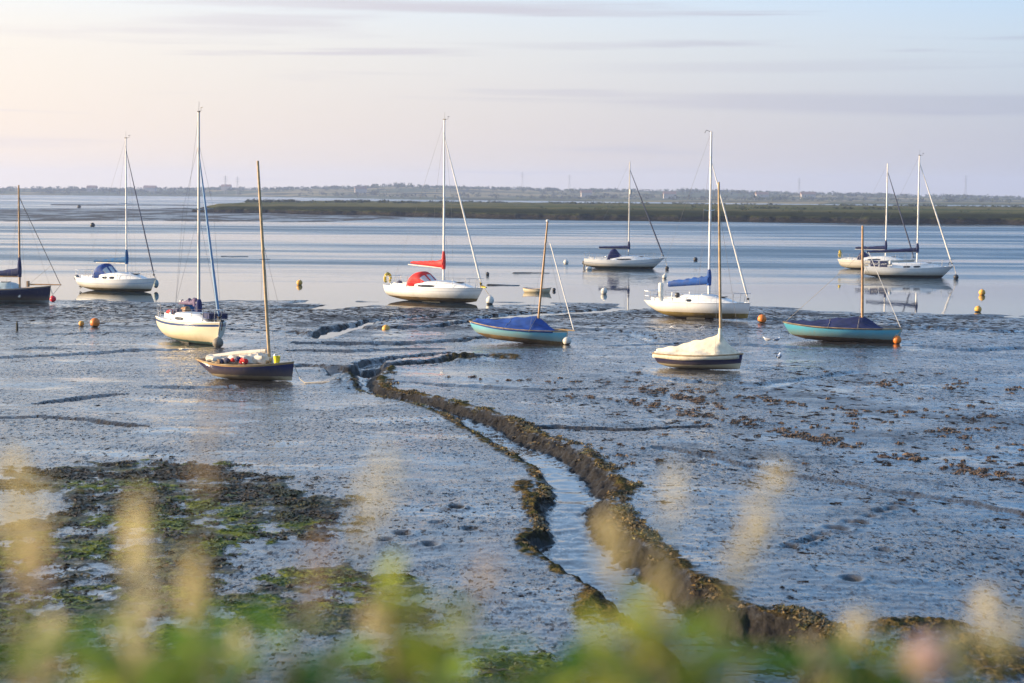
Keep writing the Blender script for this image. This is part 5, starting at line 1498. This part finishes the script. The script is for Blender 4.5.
SP = [
    ('tall tilted cream seed head in front of the mud right of the creek', 762, 508, 1.30, .38, .085, .0125, M_SEED, 190),
    ('short cream seed head just below the tilted one', 738, 566, 1.35, .45, .05, .009, M_SEED, 70),
    ('faint cream seed head in front of the upper creek bed', 668, 516, 1.25, .1, .07, .012, M_SEED, 70),
    ('thin pale seed head over the mud left of the creek', 372, 505, 1.2, .25, .09, .015, M_SEED, 100),
    ('thinnest brownish seed head, highest on the left below the blue dinghy', 207, 445, 1.2, .08, .09, .008, M_SEEDB, 42),
    ('broad yellow seed head at the left edge, upper one', 22, 520, 1.15, -.1, .10, .015, M_SEEDY, 260),
    ('brownish seed head below the broad yellow one at the left edge', 30, 572, 1.2, .1, .07, .012, M_SEEDB, 120),
    ('tall tan seed head over the green algae', 136, 545, 1.25, .05, .08, .010, M_SEEDY, 150),
    ('lower tan seed head under the tall one over the algae', 140, 612, 1.2, .12, .10, .014, M_SEED, 170),
    ('stout tan seed head right of the one over the algae', 192, 592, 1.3, .0, .07, .010, M_SEEDY, 150),
    ('brown seed head standing low between the algae and the creek', 310, 588, 1.2, .25, .08, .010, M_SEEDB, 80),
    ('pinkish cream seed head low in the middle left', 371, 632, 1.35, .15, .045, .008, M_SEED, 130),
    ('mauve brown thin seed head low before the mud left of the creek', 478, 590, 1.2, .35, .10, .012, M_SEEDB, 60),
    ('yellowish seed head standing in front of the creek', 612, 553, 1.25, -.2, .06, .010, M_SEEDY, 140),
    ('cream green seed head right of the one before the creek', 654, 606, 1.3, .1, .07, .012, M_SEEDY, 190),
    ('cream seed head in the lower right, left of the darker stalk', 858, 636, 1.35, .05, .04, .009, M_SEED, 130),
    ('tallest cream seed head at the lower right corner', 990, 622, 1.3, .0, .05, .010, M_SEED, 170),
    ('cream seed head at the right edge beside the tallest one', 1014, 640, 1.3, .2, .05, .010, M_SEED, 130),
    ('small cream seed head at the bottom under the right creek bank', 810, 668, 1.35, .0, .04, .009, M_SEED, 110),
    ('tan seed head at the bottom left centre', 238, 668, 1.3, .0, .06, .010, M_SEED, 160),
    ('dull tan seed head at the bottom near the left edge', 52, 655, 1.3, .1, .07, .011, M_SEED, 120),
    ('cream seed head at the bottom right before the brown clods', 958, 655, 1.35, .15, .045, .009, M_SEED, 100),
]
for lab, px, py, ds, ln, hl_, hw, mm, nn in SP:
    stalk_plant(lab, px, py, ds, ln, hl_ * .66, hw * 1.1, mm, int(nn * .28), group=G)
stalk_plant('pale pink flower at the bottom right corner', 930, 655, 1.2, .05, .02, .01, M_PINK, flower=True)

def herb(label, px, py, dist, m, spread=.06, n=22, ls=.045, lw=.012, seed=1):
    """leafy herb: branching stem with leaves gathered at the top"""
    R = random.Random(seed); tip = at_depth(px, py, dist); g = Vector((tip.x + R.uniform(-.05, .05), dist, 0)); g.z = bank_h(g.x, g.y)
    o = empty('leafy_herb', g); tag(o, label, 'plant', 'leafy plants on the bank in front')
    top = tip - g
    mb = MB(); lv = MB()
    mb.tube([Vector((0, 0, 0)), top * .5 + Vector((.01, 0, 0)), top], [.004, .003, .0015], 6)
    for k in range(n):
        p = top + Vector((R.gauss(0, spread), R.gauss(0, spread * .8), -abs(R.gauss(0, spread * 1.6)) + spread * .3))
        mb.tube([top * R.uniform(.6, .9), p], [.0015, .0008], 4)
        a = R.uniform(0, 6.28); leaf(lv, p, Vector((math.cos(a), math.sin(a), R.uniform(-.1, .9))), ls * R.uniform(.6, 1.2), lw * R.uniform(.7, 1.2), .3, k)
    mb.build('stem', M_STALK, o); lv.build('leaves', m, o)
HB = [
    ('bright green leafy plant low left, right of the tan grasses', 246, 640, 1.3, M_LEAF, .028, 46, 1),
    ('dark green leafy plant at the bottom left', 92, 668, 1.3, M_LEAFD, .03, 40, 2),
    ('green leafy plant at the left between the tan grasses', 170, 650, 1.25, M_LEAF, .025, 30, 3),
    ('dull green leafy plant in the bottom left corner', 18, 640, 1.3, M_LEAFD, .03, 30, 4),
    ('yellow green leafy tuft before the brown weed, left of centre', 402, 600, 1.3, M_LEAFY, .014, 22, 5),
    ('soft green leafy plant at the bottom just left of centre', 520, 660, 1.35, M_LEAF, .025, 34, 6),
    ('yellow green leafy plant before the creek, upper one', 640, 632, 1.25, M_LEAFY, .028, 60, 7),
    ('dark green leafy plant low before the creek', 690, 662, 1.3, M_LEAFD, .035, 60, 8),
    ('green leafy plant at the bottom below the creek', 622, 672, 1.3, M_LEAF, .03, 46, 9),
    ('green leafy plant at the bottom right of the creek', 758, 672, 1.3, M_LEAF, .025, 34, 10),
    ('olive leafy plant low right beside the cream seed head', 898, 648, 1.35, M_LEAFY, .02, 34, 11),
    ('dark olive leafy plant at the bottom right', 872, 672, 1.3, M_LEAFD, .025, 40, 12),
    ('green leafy plant at the bottom, second from the left edge', 140, 676, 1.2, M_LEAFY, .025, 30, 13),
    ('dull green leafy plant at the bottom between tan and green ones', 300, 672, 1.3, M_LEAFD, .025, 34, 14),
    ('green leafy plant at the bottom under the yellow green tuft', 395, 672, 1.3, M_LEAF, .022, 30, 15),
]
for lab, px, py, ds, mm, sp_, n_, sd in HB:
    herb(lab, px, py, ds, mm, sp_ * 1.15, int(n_ * .7), .040, .0105, sd)
# rough grass over the bank
mb = MB()
for _ in range(420):
    y_ = random.uniform(.9, 3.0); x_ = random.uniform(-.9, .9) * (y_ * .32 + .1) / .4
    r0 = Vector((x_, y_, bank_h(x_, y_))); a = random.uniform(0, 6.28)
    zmax = CAM_H - y_ * .255 - .03
    ln = random.uniform(.35, .93) * (zmax - r0.z) * .97
    d = Vector((math.cos(a) * .16, math.sin(a) * .16, 1)).normalized()
    rings = []
    s_ = Vector((-math.sin(a), math.cos(a), 0)) * random.uniform(.0016, .003)
    for i in range(5):
        e = i / 4; c = r0 + d * ln * e + Vector((math.cos(a), math.sin(a), 0)) * (.12 * ln * e * e); rings.append([c - s_ * (1 - .9 * e), c + s_ * (1 - .9 * e)])
    mb.loft(rings)
tag(mb.build('bank_grass', M_LEAF), kind='stuff')

# ------------------------------------------------------------------ air
hz = MB().box((0, 1995, 22.3), (5980, 4530, 51.4)).build('haze', None, smooth=False)
hz.data.materials.clear()
hm = bpy.data.materials.new('haze_air'); hm.use_nodes = True
nt = hm.node_tree; nt.nodes.clear()
out = nt.nodes.new('ShaderNodeOutputMaterial'); pv = nt.nodes.new('ShaderNodeVolumePrincipled')
pv.inputs['Color'].default_value = (0.58, 0.70, 1.0, 1); pv.inputs['Density'].default_value = 0.00018; pv.inputs['Anisotropy'].default_value = 0.2
nt.links.new(pv.outputs[0], out.inputs['Volume'])
hz.data.materials.append(hm); tag(hz, kind='stuff')
